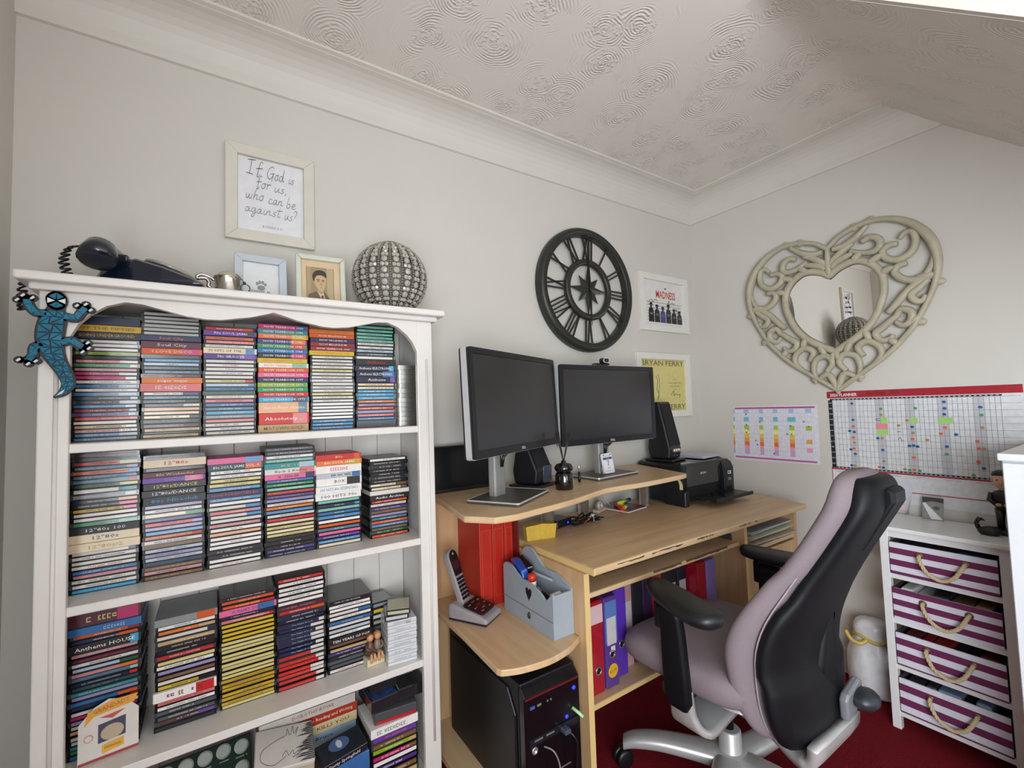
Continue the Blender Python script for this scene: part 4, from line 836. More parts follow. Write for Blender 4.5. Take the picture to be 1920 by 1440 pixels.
SCR = [[(.131, .259), (.16, .271), (.189, .254), (.192, .222), (.166, .207), (.128, .214), (.085, .235)],
 [(.251, .214), (.221, .215), (.199, .197), (.211, .165), (.251, .148), (.291, .168), (.307, .206), (.299, .247), (.275, .25), (.258, .231)],
 [(.275, .127), (.243, .122), (.235, .094), (.267, .061), (.316, .056), (.345, .094), (.357, .137)],
 [(.336, .048), (.306, .019), (.28, -.002), (.291, -.029), (.311, -.033), (.324, -.012)],
 [(.200, -.060), (.218, -.044), (.246, -.011), (.278, .025), (.316, .048), (.350, .055)],
 [(.224, -.084), (.245, -.055), (.276, -.072), (.27, -.108), (.244, -.12), (.223, -.1)],
 [(.235, -.075), (.211, -.092), (.178, -.12), (.154, -.139), (.17, -.17), (.202, -.168), (.212, -.151)],
 [(.106, -.23), (.087, -.19), (.122, -.168), (.162, -.194), (.166, -.236), (.127, -.278)],
 [(.039, -.287), (.013, -.249), (.033, -.215), (.077, -.226), (.091, -.274), (.079, -.318)],
 [(.020, .262), (.060, .262), (.088, .273), (.108, .284), (.129, .301), (.155, .325)], [(.008, .195), (.023, .215), (.056, .241), (.082, .257), (.10, .262)], [(.010, .180), (.032, .2), (.07, .215), (.095, .222)],
 [(.0, .150), (.0, .20), (.0, .275)], [(.192, .11), (.215, .12), (.24, .118)], [(.095, .190), (.11, .205), (.128, .214)], [(.150, .165), (.185, .180), (.205, .185)], [(.30, .058), (.33, .062), (.36, .060)], [(.060, -.165), (.048, -.19), (.040, -.212)], [(.115, -.125), (.125, -.145), (.13, -.168)], [(.27, -.11), (.29, -.10), (.305, -.09)], [(.20, -.17), (.215, -.185), (.225, -.195)], [(.0, -.200), (.012, -.225), (.013, -.245)], [(.0, -.37), (.03, -.30), (.075, -.318)]]
for s in (1, -1):
    for L in SCR:
        if s == -1 and all(abs(u) < 1e-6 for u, z in L): continue
        p = catmull([(s*u, z) for u, z in L], 5); n = len(p)
        MB().tube([(u, -.013, z) for u, z in p], [.0095+.0075*sin(pi*min(1, (i+1)/n*.9+.1)) for i in range(n)], 8, flat=.9).build('scroll', HM, hm)
for u, z, a in ((.165, .340, 0), (.105, .330, .3), (.365, .030, -1.9), (.300, -.115, -2.3), (.085, -.318, -2.6)):
    for s in (1, -1):
        mb = MB().sphere((s*u, -.012, z), (.021, .012, .015), 10, 6); d = Vector((u, z-.05)).normalized(); mb.sphere((s*(u+d.x*.012), -.012, z+d.y*.012), (.009, .008, .010), 8, 6); mb.build('leaf_knob', HM, hm)
MB().sphere((0, -.012, -.368), (.012, .010, .024), 10, 6).build('tip', HM, hm)
MIRR = mat('mirror_glass', '#f2f2f0', rough=.01, metal=1.0, vary=0)
gl = [(u*1.02, z*1.02) for u, z in ip]
mb = MB(); mb.add([(0, -.006, -.02)]+[(u, -.006, z) for u, z in gl], [(0, 1+i, 1+(i+1) % len(gl)) for i in range(len(gl))]); mb.build('mirror_pane', MIRR, hm)
MB().prism(gl, 'y', -.003, .010).build('backing', mat('brown_backing', '#55483a', rough=.8), hm)
# ---- planners on the right wall: local x runs along -Y, z up, facing -X
def W_(u, z, d=.0): return (u, -d, z)
pl = thing('wall_planner', 'large year planner with red header and coloured stickers on the right wall', 'planner', (-.0005, 0, 0), -pi/2)
PU0, PU1 = .658, 1.262
rect(pl, 'sheet', PU1-PU0, .470, W_((PU0+PU1)/2, 1.009, .0012), color='#e2e4e8', m=OBJ_PRINT)
MB().box(PU0, PU1, -.0010, 0, .774, 1.244).build('paper_edge', OBJ_MATTE, pl, '#d8d8da')
rect(pl, 'header_band', PU1-PU0, .030, W_((PU0+PU1)/2, 1.228, .0018), color='#a81f30', m=OBJ_PRINT)
text(pl, '2026 PLANNER', .019, W_(.722, 1.226, .0024), color='#f2eef0', width=.104, res=2, bold=.02)
text(pl, 'Bookings  2026', .020, W_(.865, 1.230, .0024), color='#3a1620', width=.115, res=2, shear=.3, bold=-.01)
rect(pl, 'month_column', .017, .302, W_(.6695, 1.053, .0018), color='#20222a')
rect(pl, 'day_row', .542, .006, W_(.939, 1.207, .0018), color='#20222a'); rect(pl, 'day_row', .580, .006, W_(.951, .902, .0018), color='#20222a'); rect(pl, 'red_line', .600, .006, W_(.959, .895, .0018), color='#a81f30'); rect(pl, 'red_line', .600, .0035, W_(.96, .822, .0018), color='#b02a38')
rect(pl, 'red_edge', .0022, .085, W_(.660, .86, .0018), color='#b02a38')
GU0, GU1, GZ1, GZ0 = .681, 1.206, 1.203, .906; cw = (GU1-GU0)/37; rh = (GZ1-GZ0)/12
for k in range(6):
    u = GU0+cw*(5+k*7); rect(pl, 'weekend_column', cw*2, GZ1-GZ0, W_(min(u, GU1-cw), (GZ0+GZ1)/2, .0016), color='#c3c6cc') if u < GU1-cw else None
mb = MB()
for i in range(38): u = GU0+i*cw; mb.add([W_(u-.0004, GZ0, .0020), W_(u+.0004, GZ0, .0020), W_(u+.0004, GZ1, .0020), W_(u-.0004, GZ1, .0020)], [(0, 1, 2, 3)])
for i in range(13): z = GZ0+i*rh; mb.add([W_(GU0, z-.0004, .0020), W_(PU1-.005, z-.0004, .0020), W_(PU1-.005, z+.0004, .0020), W_(GU0, z+.0004, .0020)], [(0, 1, 2, 3)])
mb.build('grid_lines', mat('grid_grey_ink', '#6d717c', rough=.6), pl)
for i in range(12): text(pl, 'JAN FEB MAR APR MAY JUN JUL AUG SEP OCT NOV DEC'.split()[i], .0075, W_(.6695, GZ1-rh*(i+.5), .0024), color='#e8e8ec', res=1)
mb = MB()
for i in range(37):
    for z in (1.207, .902): mb.add([W_(GU0+cw*(i+.3), z-.0012, .0024), W_(GU0+cw*(i+.72), z-.0012, .0024), W_(GU0+cw*(i+.72), z+.0012, .0024), W_(GU0+cw*(i+.3), z+.0012, .0024)], [(0, 1, 2, 3)])
mb.build('day_letters', mat('white_ink', '#d8d8dc', rough=.6), pl)
for a in ((.852, 1.126, .875, 1.102, '#a8d97a'), (.948, 1.126, .972, 1.103, '#a8d97a'), (1.033, 1.125, 1.076, 1.103, '#a8d97a'), (.835, 1.076, .875, 1.053, '#a8d97a'), (.834, 1.1, .875, 1.077, '#ee8f9c')):
    rect(pl, 'highlight', a[2]-a[0], a[1]-a[3], W_((a[0]+a[2])/2, (a[1]+a[3])/2, .0022), color=a[4])
dot = MB().add([(x, z, 0) for x, z in circle(14, .0062, .0052)], [tuple(range(14))]).mesh('sticker'); sq = MB().add([(-.0055, -.0045, 0), (.0055, -.0045, 0), (.0055, .0045, 0), (-.0055, .0045, 0)], [(0, 1, 2, 3)]).mesh('sticker')
STK = {'#1f5f9e': [(.753, 1.187), (1.055, 1.186), (1.055, 1.161), (1.053, 1.138), (1.153, 1.164), (.753, 1.115), (.954, 1.088), (.738, 1.066), (.755, 1.062), (.838, 1.038), (1.082, 1.061), (.941, 1.011), (.954, 1.013), (1.053, 1.014), (.852, .989), (.737, .915), (.753, .966), (.966, 1.01), (1.149, .94), (.85, .915), (.738, .985)],
 '#4f9f5c': [(.855, 1.162), (.968, 1.163), (1.154, 1.135), (1.051, .985), (.936, .913), (.967, .913), (1.121, .912)],
 '#b88a58': [(.854, 1.137), (.939, 1.114), (.911, 1.093), (1.153, 1.088), (.955, 1.064), (.853, 1.038), (.997, 1.037), (.753, 1.016), (1.153, 1.012), (.853, .942), (.75, .914), (.921, .915)],
 '#f0603a': [(.753, 1.087), (1.052, 1.087), (1.039, 1.063), (.75, 1.038), (.952, 1.039), (1.138, 1.038), (.75, .989), (1.14, 1.012), (.952, .965), (1.136, .963), (.837, .916), (.95, .915)]}
for c, L in STK.items():
    for u, z in L: obj('sticker', sq if c == '#f0603a' else dot, OBJ_INK, pl, c, W_(u, z, .0026), FACE_Y)
for p in ([(.832, 1.118), (.85, 1.121)], [(.834, 1.112), (.85, 1.112)], [(.906, 1.034), (.914, 1.046), (.917, 1.03), (.924, 1.03)], [(.905, 1.068), (.918, 1.067)]): MB().tube([W_(u, z, .0024) for u, z in p], .0009, 4).build('pen_mark', INK, pl)
for i in range(6): squiggle(pl, .05, .0035, W_(.70+i*.09, .885, .0022), color='#9a9ca6', seed=i)
# pastel A3 calendar
ca = thing('pastel_calendar', 'smaller pastel-coloured year calendar left of the red planner', 'calendar', (-.0005, 0, 0), -pi/2)
c_ = [(.205, 1.182), (.614, 1.184), (.611, .906), (.194, .899)]
MB().prism(c_, 'y', -.0010, 0).build('sheet', OBJ_PRINT, ca, '#e6e6f0')
rect(ca, 'top_band', .390, .008, W_(.409, 1.174, .0016), color='#b0508c'); rect(ca, 'bottom_band', .396, .009, W_(.402, .916, .0016), color='#c26a9e')
ROWC = ['#a9bfe6', '#ffffff', '#6cc0cc', '#ffffff', '#a8cc3a', '#f0f09a', '#eec84a', '#f0a23a', '#e8702e', '#f0a0b8', '#c6a8e0']
cols = [(.262, .288), (.343, .362), (.413, .434), (.488, .510), (.562, .588)]; rz = [1.168, 1.147, 1.127, 1.104, 1.084, 1.063, 1.04, 1.019, 1.0, .979, .958, .934]
for k, (a, b) in enumerate(cols):
    for i, cc in enumerate(ROWC):
        if cc == '#ffffff' or (k == 4 and i not in (0, 4, 7, 9)): continue
        rect(ca, 'day_block', (b-a)+(.016 if (k == 3 and i == 2) else 0), rz[i]-rz[i+1], W_((a+b)/2-.0004*i, (rz[i]+rz[i+1])/2, .0014), color=cc)
for i, cc in enumerate(ROWC):
    if cc != '#ffffff': rect(ca, 'month_tab', .008, rz[i]-rz[i+1], W_(.209-.0008*i, (rz[i]+rz[i+1])/2, .0014), color=cc)
mb = MB()
for i in range(12): mb.add([W_(.215, rz[i]-.0004, .0018), W_(.595, rz[i]-.0004, .0018), W_(.595, rz[i]+.0004, .0018), W_(.215, rz[i]+.0004, .0018)], [(0, 1, 2, 3)])
for i in range(32): u = .217+i*.0122; mb.add([W_(u-.0003, .934, .0018), W_(u+.0003, .934, .0018), W_(u+.0003, 1.168, .0018), W_(u-.0003, 1.168, .0018)], [(0, 1, 2, 3)])
mb.build('grid_lines', mat('pale_lilac_ink', '#bdbdd6', rough=.6), ca)
d2 = MB().add([(x, z, 0) for x, z in circle(12, .0042)], [tuple(range(12))]).mesh('sticker')
for u, z, c in ((.275, 1.142, '#3a6ab0'), (.274, 1.086, '#4a7a3a'), (.345, 1.102, '#c2705a'), (.280, 1.064, '#d08a4a'), (.272, 1.046, '#3a6a4a'), (.493, 1.084, '#4a7a9a'), (.553, 1.105, '#4f9f5c'), (.573, 1.082, '#c26a4a'), (.495, 1.044, '#5a9a4a'), (.475, 1.044, '#3a6ab0'), (.318, 1.006, '#d0703a'), (.326, .986, '#3a7ab0'), (.407, .944, '#3a6ab0')): obj('sticker', d2, OBJ_INK, ca, c, W_(u, z, .0024), FACE_Y)
# colour-coded list hanging behind the drawer unit
li = thing('colour_coded_list', 'curling colour-coded paper list on the wall above the drawer unit', 'paper', (-.0005, 0, 0), -pi/2)
A_ = []
for i in range(9):
    t = i/8; z = .862-.125*t; A_.append([(.80, -.003, z), (.90, -.003-.001*t, z), (.925, -.004-.004*t, z), (.942-.02*t*t, -.008-.022*t*t, z-.004*t)])
vs = [p for r_ in A_ for p in r_]; mb = MB().add(vs, [(i*4+k, i*4+k+1, i*4+k+5, i*4+k+4) for i in range(8) for k in range(3)], True); mb.build('sheet', OBJ_MATTE, li, '#dfe2f0')
for k, (u, c) in enumerate(((.862, '#a8dcb0'), (.884, '#f2d27a'), (.905, '#f2b8a8'))):
    for i in range(4): rect(li, 'colour_cell', .018, .007, W_(u, .846-i*.028-k*.008, .0046+.0006*i), color=c)
# ================================================================ desk
BEX = wood_mat('beech_laminate_x', '#c8a67c', '#d8bc96', 'x', .38); BEY = wood_mat('beech_laminate_y', '#c8a67c', '#d8bc96', 'y', .4); BEZ = wood_mat('beech_laminate_z', '#c09a6c', '#d2b088', 'z', .42)
EDGE = mat('pale_yellow_edging', '#dcbf83', rough=.45, vary=.06)
WORN = mat('worn_chipboard', '#5d4530', rough=.9, vary=.3, scale=120)
dk = thing('computer_desk', 'beech laminate computer desk with raised shelf, side tower and cupboard', 'desk', (0, 0, 0))
DT = .74
bevel(MB().prism([(-1.425, -.592), (-.116, -.592), (-.040, -.30), (-.028, -.012), (-1.425, -.012)], 'z', DT-.022, DT).build('desktop', BEX, dk), .005, 2)
MB().box(-1.428, -1.4252, -.592, -.012, DT-.021, DT-.001).build('edge_strip', EDGE, dk)
# chipped front edge
rn = random.Random(5)
for x, L in ((-1.33, .12), (-1.17, .16), (-1.05, .03), (-.93, .06), (-.86, .025), (-.66, .05), (-.60, .02), (-.55, .015)):
    pts = []
    for i in range(7): pts.append((x+L*i/6, DT-.004-rn.random()*.003))
    for i in range(6, -1, -1): pts.append((x+L*i/6, DT-.0065-rn.random()*.004))
    MB().prism(pts, 'y', -.5936, -.5915).build('chip', WORN, dk)
# divider between tower and knee space
MB().box(-1.440, -1.421, -.560, -.012, 0, DT-.022).build('side_panel', BEZ, dk)
MB().box(-1.441, -1.4205, -.5622, -.5602, 0, DT-.022).build('edge_strip', EDGE, dk)
MB().box(-1.760, -1.440, -.022, -.010, 0, .90).build('back_panel', BEZ, dk)
MB().box(-1.421, -.555, -.022, -.010, .30, DT-.022).build('back_panel', BEZ, dk)
# raised monitor shelf with a wavy front
cur = catmull([(-1.700, -.497), (-1.631, -.504), (-1.561, -.492), (-1.451, -.474), (-1.318, -.441), (-1.220, -.408), (-1.150, -.394), (-1.06, -.396), (-.998, -.403), (-.857, -.400), (-.700, -.388), (-.672, -.370)], 4)
poly = [(-1.700, -.012), (-1.714, -.17), (-1.760, -.424)]+[tuple(p) for p in cur]+[(-.582, -.040), (-.582, -.012)]
bevel(MB().prism(poly, 'z', .896, .915).build('monitor_shelf', BEX, dk), .004, 2)
CHR = mat('satin_silver_tube', '#c3c2bd', rough=.3, metal=.8)
for x, y in ((-.650, -.124), (-1.290, -.200), (-.98, -.06)):
    MB().lathe([(.030, 0), (.030, .003), (.0245, .004), (.0245, .156)], 24, Matrix.Translation((x, y, DT))).build('shelf_post', CHR, dk)
# tower: curved phone shelf and bottom board
poly = [(-1.712, -.022), (-1.716, -.30), (-1.728, -.526)]+[tuple(p) for p in catmull([(-1.722, -.540), (-1.67, -.562), (-1.587, -.574), (-1.505, -.562), (-1.441, -.532)], 5)]+[(-1.441, -.022)]
bevel(MB().prism(poly, 'z', .512, .530).build('phone_shelf', BEY, dk), .003, 2)
MB().box(-1.735, -1.440, -.54, -.022, .085, .103).build('bottom_board', BEY, dk)
# keyboard tray
MB().bbox(-1.405, -.572, -.535, -.10, .628, .644, .004, 2).build('keyboard_tray', BEX, dk)
for x in (-1.413, -.566): MB().box(x-.007, x+.007, -.50, -.08, .632, .668).build('tray_runner', mat('grey_runner_metal', '#6f7173', rough=.4, metal=.7), dk)
for x, L in ((-1.10, .15), (-.92, .16), (-.76, .10)):
    pts = [(x+L*i/8, .6445) for i in range(9)]+[(x+L*i/8, .640-rn.random()*.004) for i in range(8, -1, -1)]
    MB().prism(pts, 'y', -.5365, -.5345).build('chip', WORN, dk)
# cupboard on the right
MB().box(-.566, -.548, -.552, -.022, 0, DT-.022).build('side_panel', BEZ, dk); MB().box(-.567, -.547, -.554, -.5522, 0, DT-.022).build('edge_strip', EDGE, dk)
MB().box(-.150, -.132, -.552, -.022, 0, DT-.022).build('side_panel', BEZ, dk)
MB().box(-.548, -.150, -.545, -.022, .590, .606).build('cubby_board', BEX, dk)
MB().box(-.548, -.150, -.030, -.022, .606, DT-.022).build('back_panel', BEX, dk)
for z0, z1 in ((.352, .582), (.12, .346)):
    d_ = bevel(MB().box(-.546, -.152, -.552, -.534, z0, z1).build('drawer_front', BEZ, dk), .002, 1)
    mb = MB(); mb.bbox(-.405, -.275, -.580, -.566, z1-.115, z1-.085, .002, 1); mb.box(-.400, -.385, -.568, -.551, z1-.108, z1-.092); mb.box(-.295, -.280, -.568, -.551, z1-.108, z1-.092)
    mb.build('drawer_handle', mat('brushed_silver_handle', '#c9c7c0', rough=.25, metal=.9), d_)
    MB().box(-.54, -.158, -.534, -.08, z0+.01, z1-.03).build('drawer_box', BEX, d_)
MB().box(-.548, -.150, -.50, -.03, 0, .06).build('plinth', BEX, dk)
# low shelf for binders
MB().box(-1.421, -.566, -.472, -.022, .244, .262).build('binder_shelf', BEX, dk); MB().box(-1.421, -.566, -.4745, -.472, .245, .261).build('edge_strip', EDGE, dk)

# ================================================================ monitors
BEZL = mat('dark_monitor_bezel', '#15161a', rough=.35, vary=.03); SCRN = mat('switched_off_screen', '#1b1c20', rough=.25, vary=.02, spec=.9)
SILS = mat('silver_monitor_stand', '#a9abaa', rough=.36, metal=.45, vary=.05); DARKS = mat('dark_stand_base', '#5c5956', rough=.4, metal=.35)
BLK = mat('black_plastic', '#15161a', rough=.35, vary=.05)
def monitor(label, loc, rz, base_rz, w, h, zb, base_off=(0, .06), bw=.25, bd=.19, stand_x=0, tilt=0, base_shift=(0, 0)):
    TM = Matrix.Translation((0, 0, zb)) @ Matrix.Rotation(R(-tilt), 4, 'X') @ Matrix.Translation((0, 0, -zb))
    t = thing('monitor', label, 'monitor', loc, rz)
    bevel(MB().prism(roundrect(w, h, .008, 3, 0, zb+h/2), 'y', -.002, .030, TM).build('monitor_case', BEZL, t), .003, 2)
    MB().ring(roundrect(w+.004, h+.004, .010, 3, 0, zb+h/2), roundrect(w-.002, h-.002, .007, 3, 0, zb+h/2), 'y', .003, .022, TM).build('silver_edge', mat('silver_trim', '#d6d8da', rough=.3, metal=.35), t)
    fr = .019
    MB().ring(roundrect(w, h, .008, 3, 0, zb+h/2), roundrect(w-2*fr, h-2*fr-.004, .002, 3, 0, zb+h/2+.003), 'y', -.0065, -.002, TM).build('bezel', BEZL, t)
    MB().box(-w/2+fr, w/2-fr, -.0040, -.002, zb+fr+.004, zb+h-fr, TM).build('screen', SCRN, t)
    text(t, 'DELL', .012, (0, -.0070, zb+.0105), rot=(pi/2-R(tilt), 0, 0), color='#c9ccd0', width=.026, res=1, bold=.02)
    MB().bbox(-.12, .12, .028, .050, zb+.06, zb+h-.06, .01, 2, TM).build('rear_housing', BLK, t)
    sx, sy = stand_x, base_off[1]
    MB().bbox(sx-.032, sx+.032, sy+.0, sy+.030, .006, zb+h*.55, .006, 2).build('stand_column', SILS, t)
    mb = MB(); mb.tube([(sx+.005, sy-.002, zb-.052), (sx+.006, sy-.010, zb-.02), (sx+.055, sy-.020, zb+.012)], .006, 8); mb.tube([(sx+.005, sy-.002, zb-.055), (sx+.004, sy-.004, zb+.01)], .007, 8); mb.build('cable_clip', BLK, t)
    bm_ = Matrix.Translation((sx+base_shift[0], sy+.01+base_shift[1], 0)) @ Matrix.Rotation(base_rz-rz, 4, 'Z')
    MB().prism(roundrect(bw, bd, .010, 3), 'z', .001, .010, bm_).build('stand_base', DARKS, t)
    MB().ring(roundrect(bw+.002, bd+.002, .011, 3), roundrect(bw-.004, bd-.004, .009, 3), 'z', .007, .0115, bm_).build('base_edge', mat('silver_trim', '#c6c8ca'), t)
    return t
monitor('left monitor angled inward, nearer the bookcase, dark screen', (-1.500, -.350, .9155), R(25.7), R(30), .556, .322, .160, (0, .080), stand_x=-.012, tilt=2.2, base_shift=(.020, -.030))
m2 = monitor('right monitor parallel to the back wall, with webcam on top', (-.956, -.227, .9155), R(0), R(5), .552, .322, .144, (0, .05), bw=.26, bd=.18)
wc = thing('webcam', 'small black clip-on webcam on top of the right monitor', 'webcam', (-.995, -.222, 1.3835), R(-8))
MB().bbox(-.036, .036, -.012, .018, 0, .008, .003, 2).build('clip', BLK, wc)
MB().bbox(-.004, .030, -.020, .012, .008, .030, .008, 3).build('camera_body', BLK, wc)
MB().ring(roundrect(.030, .020, .006, 3, .013, .019), roundrect(.025, .015, .005, 3, .013, .019), 'y', -.0225, -.0195).build('lens_trim', mat('silver_trim', '#c6c8ca'), wc)
MB().lathe([(.006, 0), (.006, .003), (0, .004)], 16, Matrix.Translation((.013, -.0195, .019)) @ Yr).build('lens', mat('dark_lens', '#0a0c14', rough=.05), wc)
# black panel standing behind the left monitor
bp_ = thing('black_flat_screen', 'black flat screen standing against the wall behind the left monitor', 'screen', (-1.545, -.045, .9155), rot=(R(-3), 0, 0))
MB().bbox(-.20, .14, -.012, .012, 0, .168, .003, 1).build('panel_body', mat('black_gloss_panel', '#0e0f12', rough=.22), bp_); MB().box(-.20, .14, -.0135, -.012, .002, .012).build('panel_lip', BLK, bp_)
# speakers
SPB = mat('black_speaker_cloth', '#111216', rough=.8, bump=.3, bscale=900)
def speaker(label, loc, rz, h, w, d, knobs, parent_foot=True):
    t = thing('desktop_speaker', label, 'speaker', loc, rz)
    mb = MB(); lean = .05; mb.prism([(-d*.45, .012), (-d*.50, .06), (-d*.5+lean, h), (d*.22, h), (d*.42, .06), (d*.35, .012)], 'x', -w/2, w/2); bevel(mb.build('cabinet', BLK, t), .008, 2)
    MB().bbox(-w/2-.012, w/2+.012, -d*.62, d*.52, 0, .010, .003, 1).build('foot_plate', BLK, t)
    g0 = .075; mb = MB(); sl = lean/(h-.06)
    mb.add([(-w/2+.006, -d*.5+sl*(g0-.06)-.002, g0), (w/2-.006, -d*.5+sl*(g0-.06)-.002, g0), (w/2-.010, -d*.5+sl*(h-.068)-.002, h-.010), (-w/2+.010, -d*.5+sl*(h-.068)-.002, h-.010)], [(0, 1, 2, 3)]); mb.build('grille', SPB, t)
    if knobs:
        for i in (-1, 0, 1): MB().lathe([(.009, 0), (.009, .004), (.007, .010), (0, .010)], 16, Matrix.Translation((i*.022, -d*.49, .052)) @ Yr).build('knob', mat('cream_metal_knob', '#cfc6ae', rough=.3, metal=.4), t)
        for i in (-1, 1): MB().lathe([(.004, 0), (.004, .002), (0, .002)], 10, Matrix.Translation((i*.014, -d*.475, .026)) @ Yr).build('socket', mat('grey_socket', '#77746c', rough=.4), t)
    else:
        MB().bbox(-w/2+.045, w/2-.006, -d*.51, -d*.47, .014, .078, .004, 1).build('tinted_panel', mat('smoky_blue_plastic', '#3d4a5e', rough=.15, coat=.5, vary=.3, scale=40), t)
    return t
speaker('black speaker between the two monitors, behind the reed diffuser', (-1.322, -.150, .9155), R(24), .185, .118, .12, False)
speaker('black speaker with three cream knobs standing on the printer', (-.478, -.112, .9325), R(10), .290, .115, .130, True)
# reed diffuser
GBK = mat('black_gloss_glass', '#0b0b0e', rough=.06, coat=.8)
rd = thing('reed_diffuser', 'black glass reed diffuser with black sticks on the monitor shelf', 'diffuser', (-1.284, -.300, .9155))
MB().lathe([(.0, 0), (.030, 0), (.033, .004), (.033, .050), (.028, .060), (.016, .062), (.0, .062)], 28).build('bottle', GBK, rd)
MB().lathe([(.010, .060), (.026, .062), (.034, .072), (.034, .080), (.026, .092), (.010, .095), (.008, .104), (0, .104)], 28).build('cap', GBK, rd)
MB().add([(.033*sin(a)*1.01, -.033*cos(a)*1.01, z) for a in (.55, .85, 1.15) for z in (.016, .048)], [(0, 2, 3, 1), (2, 4, 5, 3)]).build('label', OBJ_PRINT, rd, '#cfccc8')
for a, l in ((-.28, .2), (-.18, .21), (-.05, .2), (.12, .205), (.2, .2), (.3, .195)):
    b = a*1.7+.4; MB().tube([(0, 0, .098), (sin(a)*.11, .02*sin(b*7), .098+cos(a)*.11)], .0017, 6).build('reed', BLK, rd)
# perpetual day calendar
dc = thing('day_calendar', 'small white tear-off day calendar reading 7 July below the right monitor', 'calendar', (-.955, -.205, .9280), rot=(R(-12), 0, R(8)))
MB().prism(roundrect(.068, .084, .008, 4, 0, .042), 'y', -.004, .004).build('card', mat('white_gloss_card', '#e8e8ec', rough=.3), dc)
rect(dc, 'blue_band', .060, .009, (0, -.0045, .062), color='#27356f'); text(dc, 'Tuesday', .0075, (0, -.0050, .062), color='#e8e8f0', res=1); text(dc, '7', .032, (0, -.0046, .041), color='#1c2440', res=2); text(dc, 'JULY', .009, (0, -.0046, .022), color='#4a5060', res=1)
for x in (-.022, .022): MB().lathe([(.0025, 0), (.0025, .002), (0, .002)], 10, Matrix.Translation((x, -.004, .077)) @ Yr).build('hole', BLK, dc)
squiggle(dc, .05, .003, (0, -.0046, .072), color='#8a90a8'); squiggle(dc, .05, .003, (0, -.0046, .010), color='#8a90a8', seed=3)
MB().box(-.02, .02, .004, .02, 0, .03).build('easel', mat('white_gloss_card'), dc)
pn = thing('lip_balm_tube', 'slim silver and black tube standing beside the diffuser', 'tube', (-1.141, -.222, .9155)); MB().lathe([(.006, 0), (.006, .024), (.0045, .025), (.0045, .040)], 14).build('tube_body', BLK, pn); MB().lathe([(.0042, .036), (.0042, .062), (.003, .066), (0, .066)], 14).build('tube_cap', mat('satin_silver_tube'), pn)
# ================================================================ printer and things on the desktop
PRB = mat('black_printer_plastic', '#191b20', rough=.38, vary=.05, bump=.04, bscale=700); PRG = mat('glossy_black_printer', '#15171c', rough=.14, coat=.4)
pr_ = thing('printer', 'black ink tank printer with open paper tray at the right of the desk', 'printer', (-.385, -.155, DT+.0005))
W2, D2 = .190, .128      # half width, half depth
bevel(MB().box(-W2, W2, -D2+.012, D2, .012, .150).build('printer_body', PRB, pr_), .008, 2)
bevel(MB().box(-W2, W2-.002, -D2, D2, .128, .188).build('scanner_unit', PRB, pr_), .008, 2)
bevel(MB().box(-W2+.01, W2-.07, -D2+.01, D2-.005, .186, .191).build('scanner_lid', PRG, pr_), .002, 1)
MB().box(-W2+.028, W2-.085, -D2-.002, -D2+.014, .088, .182).build('front_panel', PRG, pr_)
text(pr_, 'EPSON', .014, (-.035, -D2-.0028, .140), color='#d8dce0', width=.042, res=1, bold=.015)
MB().box(-W2+.028, W2-.085, -D2+.004, -D2+.020, .030, .086).build('output_slot', mat('deep_black', '#050506', rough=.6), pr_)
for x0, x1 in ((-W2-.002, -W2+.030),): bevel(MB().box(x0, x1, -D2-.012, -D2+.10, .001, .068).build('front_foot', PRB, pr_), .004, 1)
tk_ = bevel(MB().prism([(-D2-.020, .012), (-D2-.020, .150), (-D2-.008, .178), (-D2+.06, .196), (-D2+.10, .196), (-D2+.10, .012)], 'x', W2-.080, W2).build('ink_tank', PRB, pr_), .005, 2)
rect(tk_, 'white_sticker', .028, .016, (W2-.040, -D2-.0212, .126), color='#dcdee0'); rect(tk_, 'grey_print', .012, .009, (W2-.044, -D2-.0216, .126), color='#5a5e64'); rect(tk_, 'grey_sticker', .026, .013, (W2-.040, -D2-.0212, .095), color='#7d848c')
for i in range(4): MB().box(W2-.066+i*.013, W2-.058+i*.013, -D2-.0218, -D2-.019, .022, .062).build('ink_window', mat('deep_black'), tk_)
tr = bevel(MB().box(-W2+.07, W2-.008, -D2-.115, -D2+.02, .032, .039).build('paper_tray', PRB, pr_), .002, 1); MB().box(-W2+.07, W2-.008, -D2-.117, -D2-.112, .028, .044).build('tray_lip', PRB, tr)
MB().bbox(-.02, .05, -D2-.11, -D2-.02, .039, .042, .001, 1).build('tray_extension', PRG, tr)
pp = thing('paper_pile', 'loose white papers lying on top of the printer beside the speaker', 'paper', (-.275, -.150, DT+.1965), R(6)); rr_ = random.Random(9)
for i in range(5): MB().box(-.075, .085, -.085, .10, i*.0022, i*.0022+.0016, Matrix.Rotation(R(rr_.uniform(-7, 7)), 4, 'Z') @ Matrix.Translation((rr_.uniform(-.01, .01), 0, 0))).build('sheet', OBJ_MATTE, pp, rr_.choice(['#dcdce4', '#e6e6ea', '#cfcfe0']))
YEL = mat('yellow_plastic', '#d8d25a', rough=.4)
yp = thing('yellow_marker', 'yellow highlighter lying on the desk under the printer tray', 'pen', (-.330, -.255, DT+.0075), R(20)); MB().tube([(-.05, 0, 0), (.03, 0, 0)], .007, 10).build('barrel', YEL, yp); MB().tube([(.03, 0, 0), (.045, 0, 0), (.05, 0, 0)], [.0065, .005, .003], 10).build('pen_cap', YEL, yp)
ys_ = thing('yellow_paper_strip', 'curled yellow strip hanging below the right end of the monitor shelf', 'paper strip', (-.690, -.355, .8955))
q = catmull([(-.028, .0), (-.010, -.008), (.004, -.028), (.006, -.052)], 5)
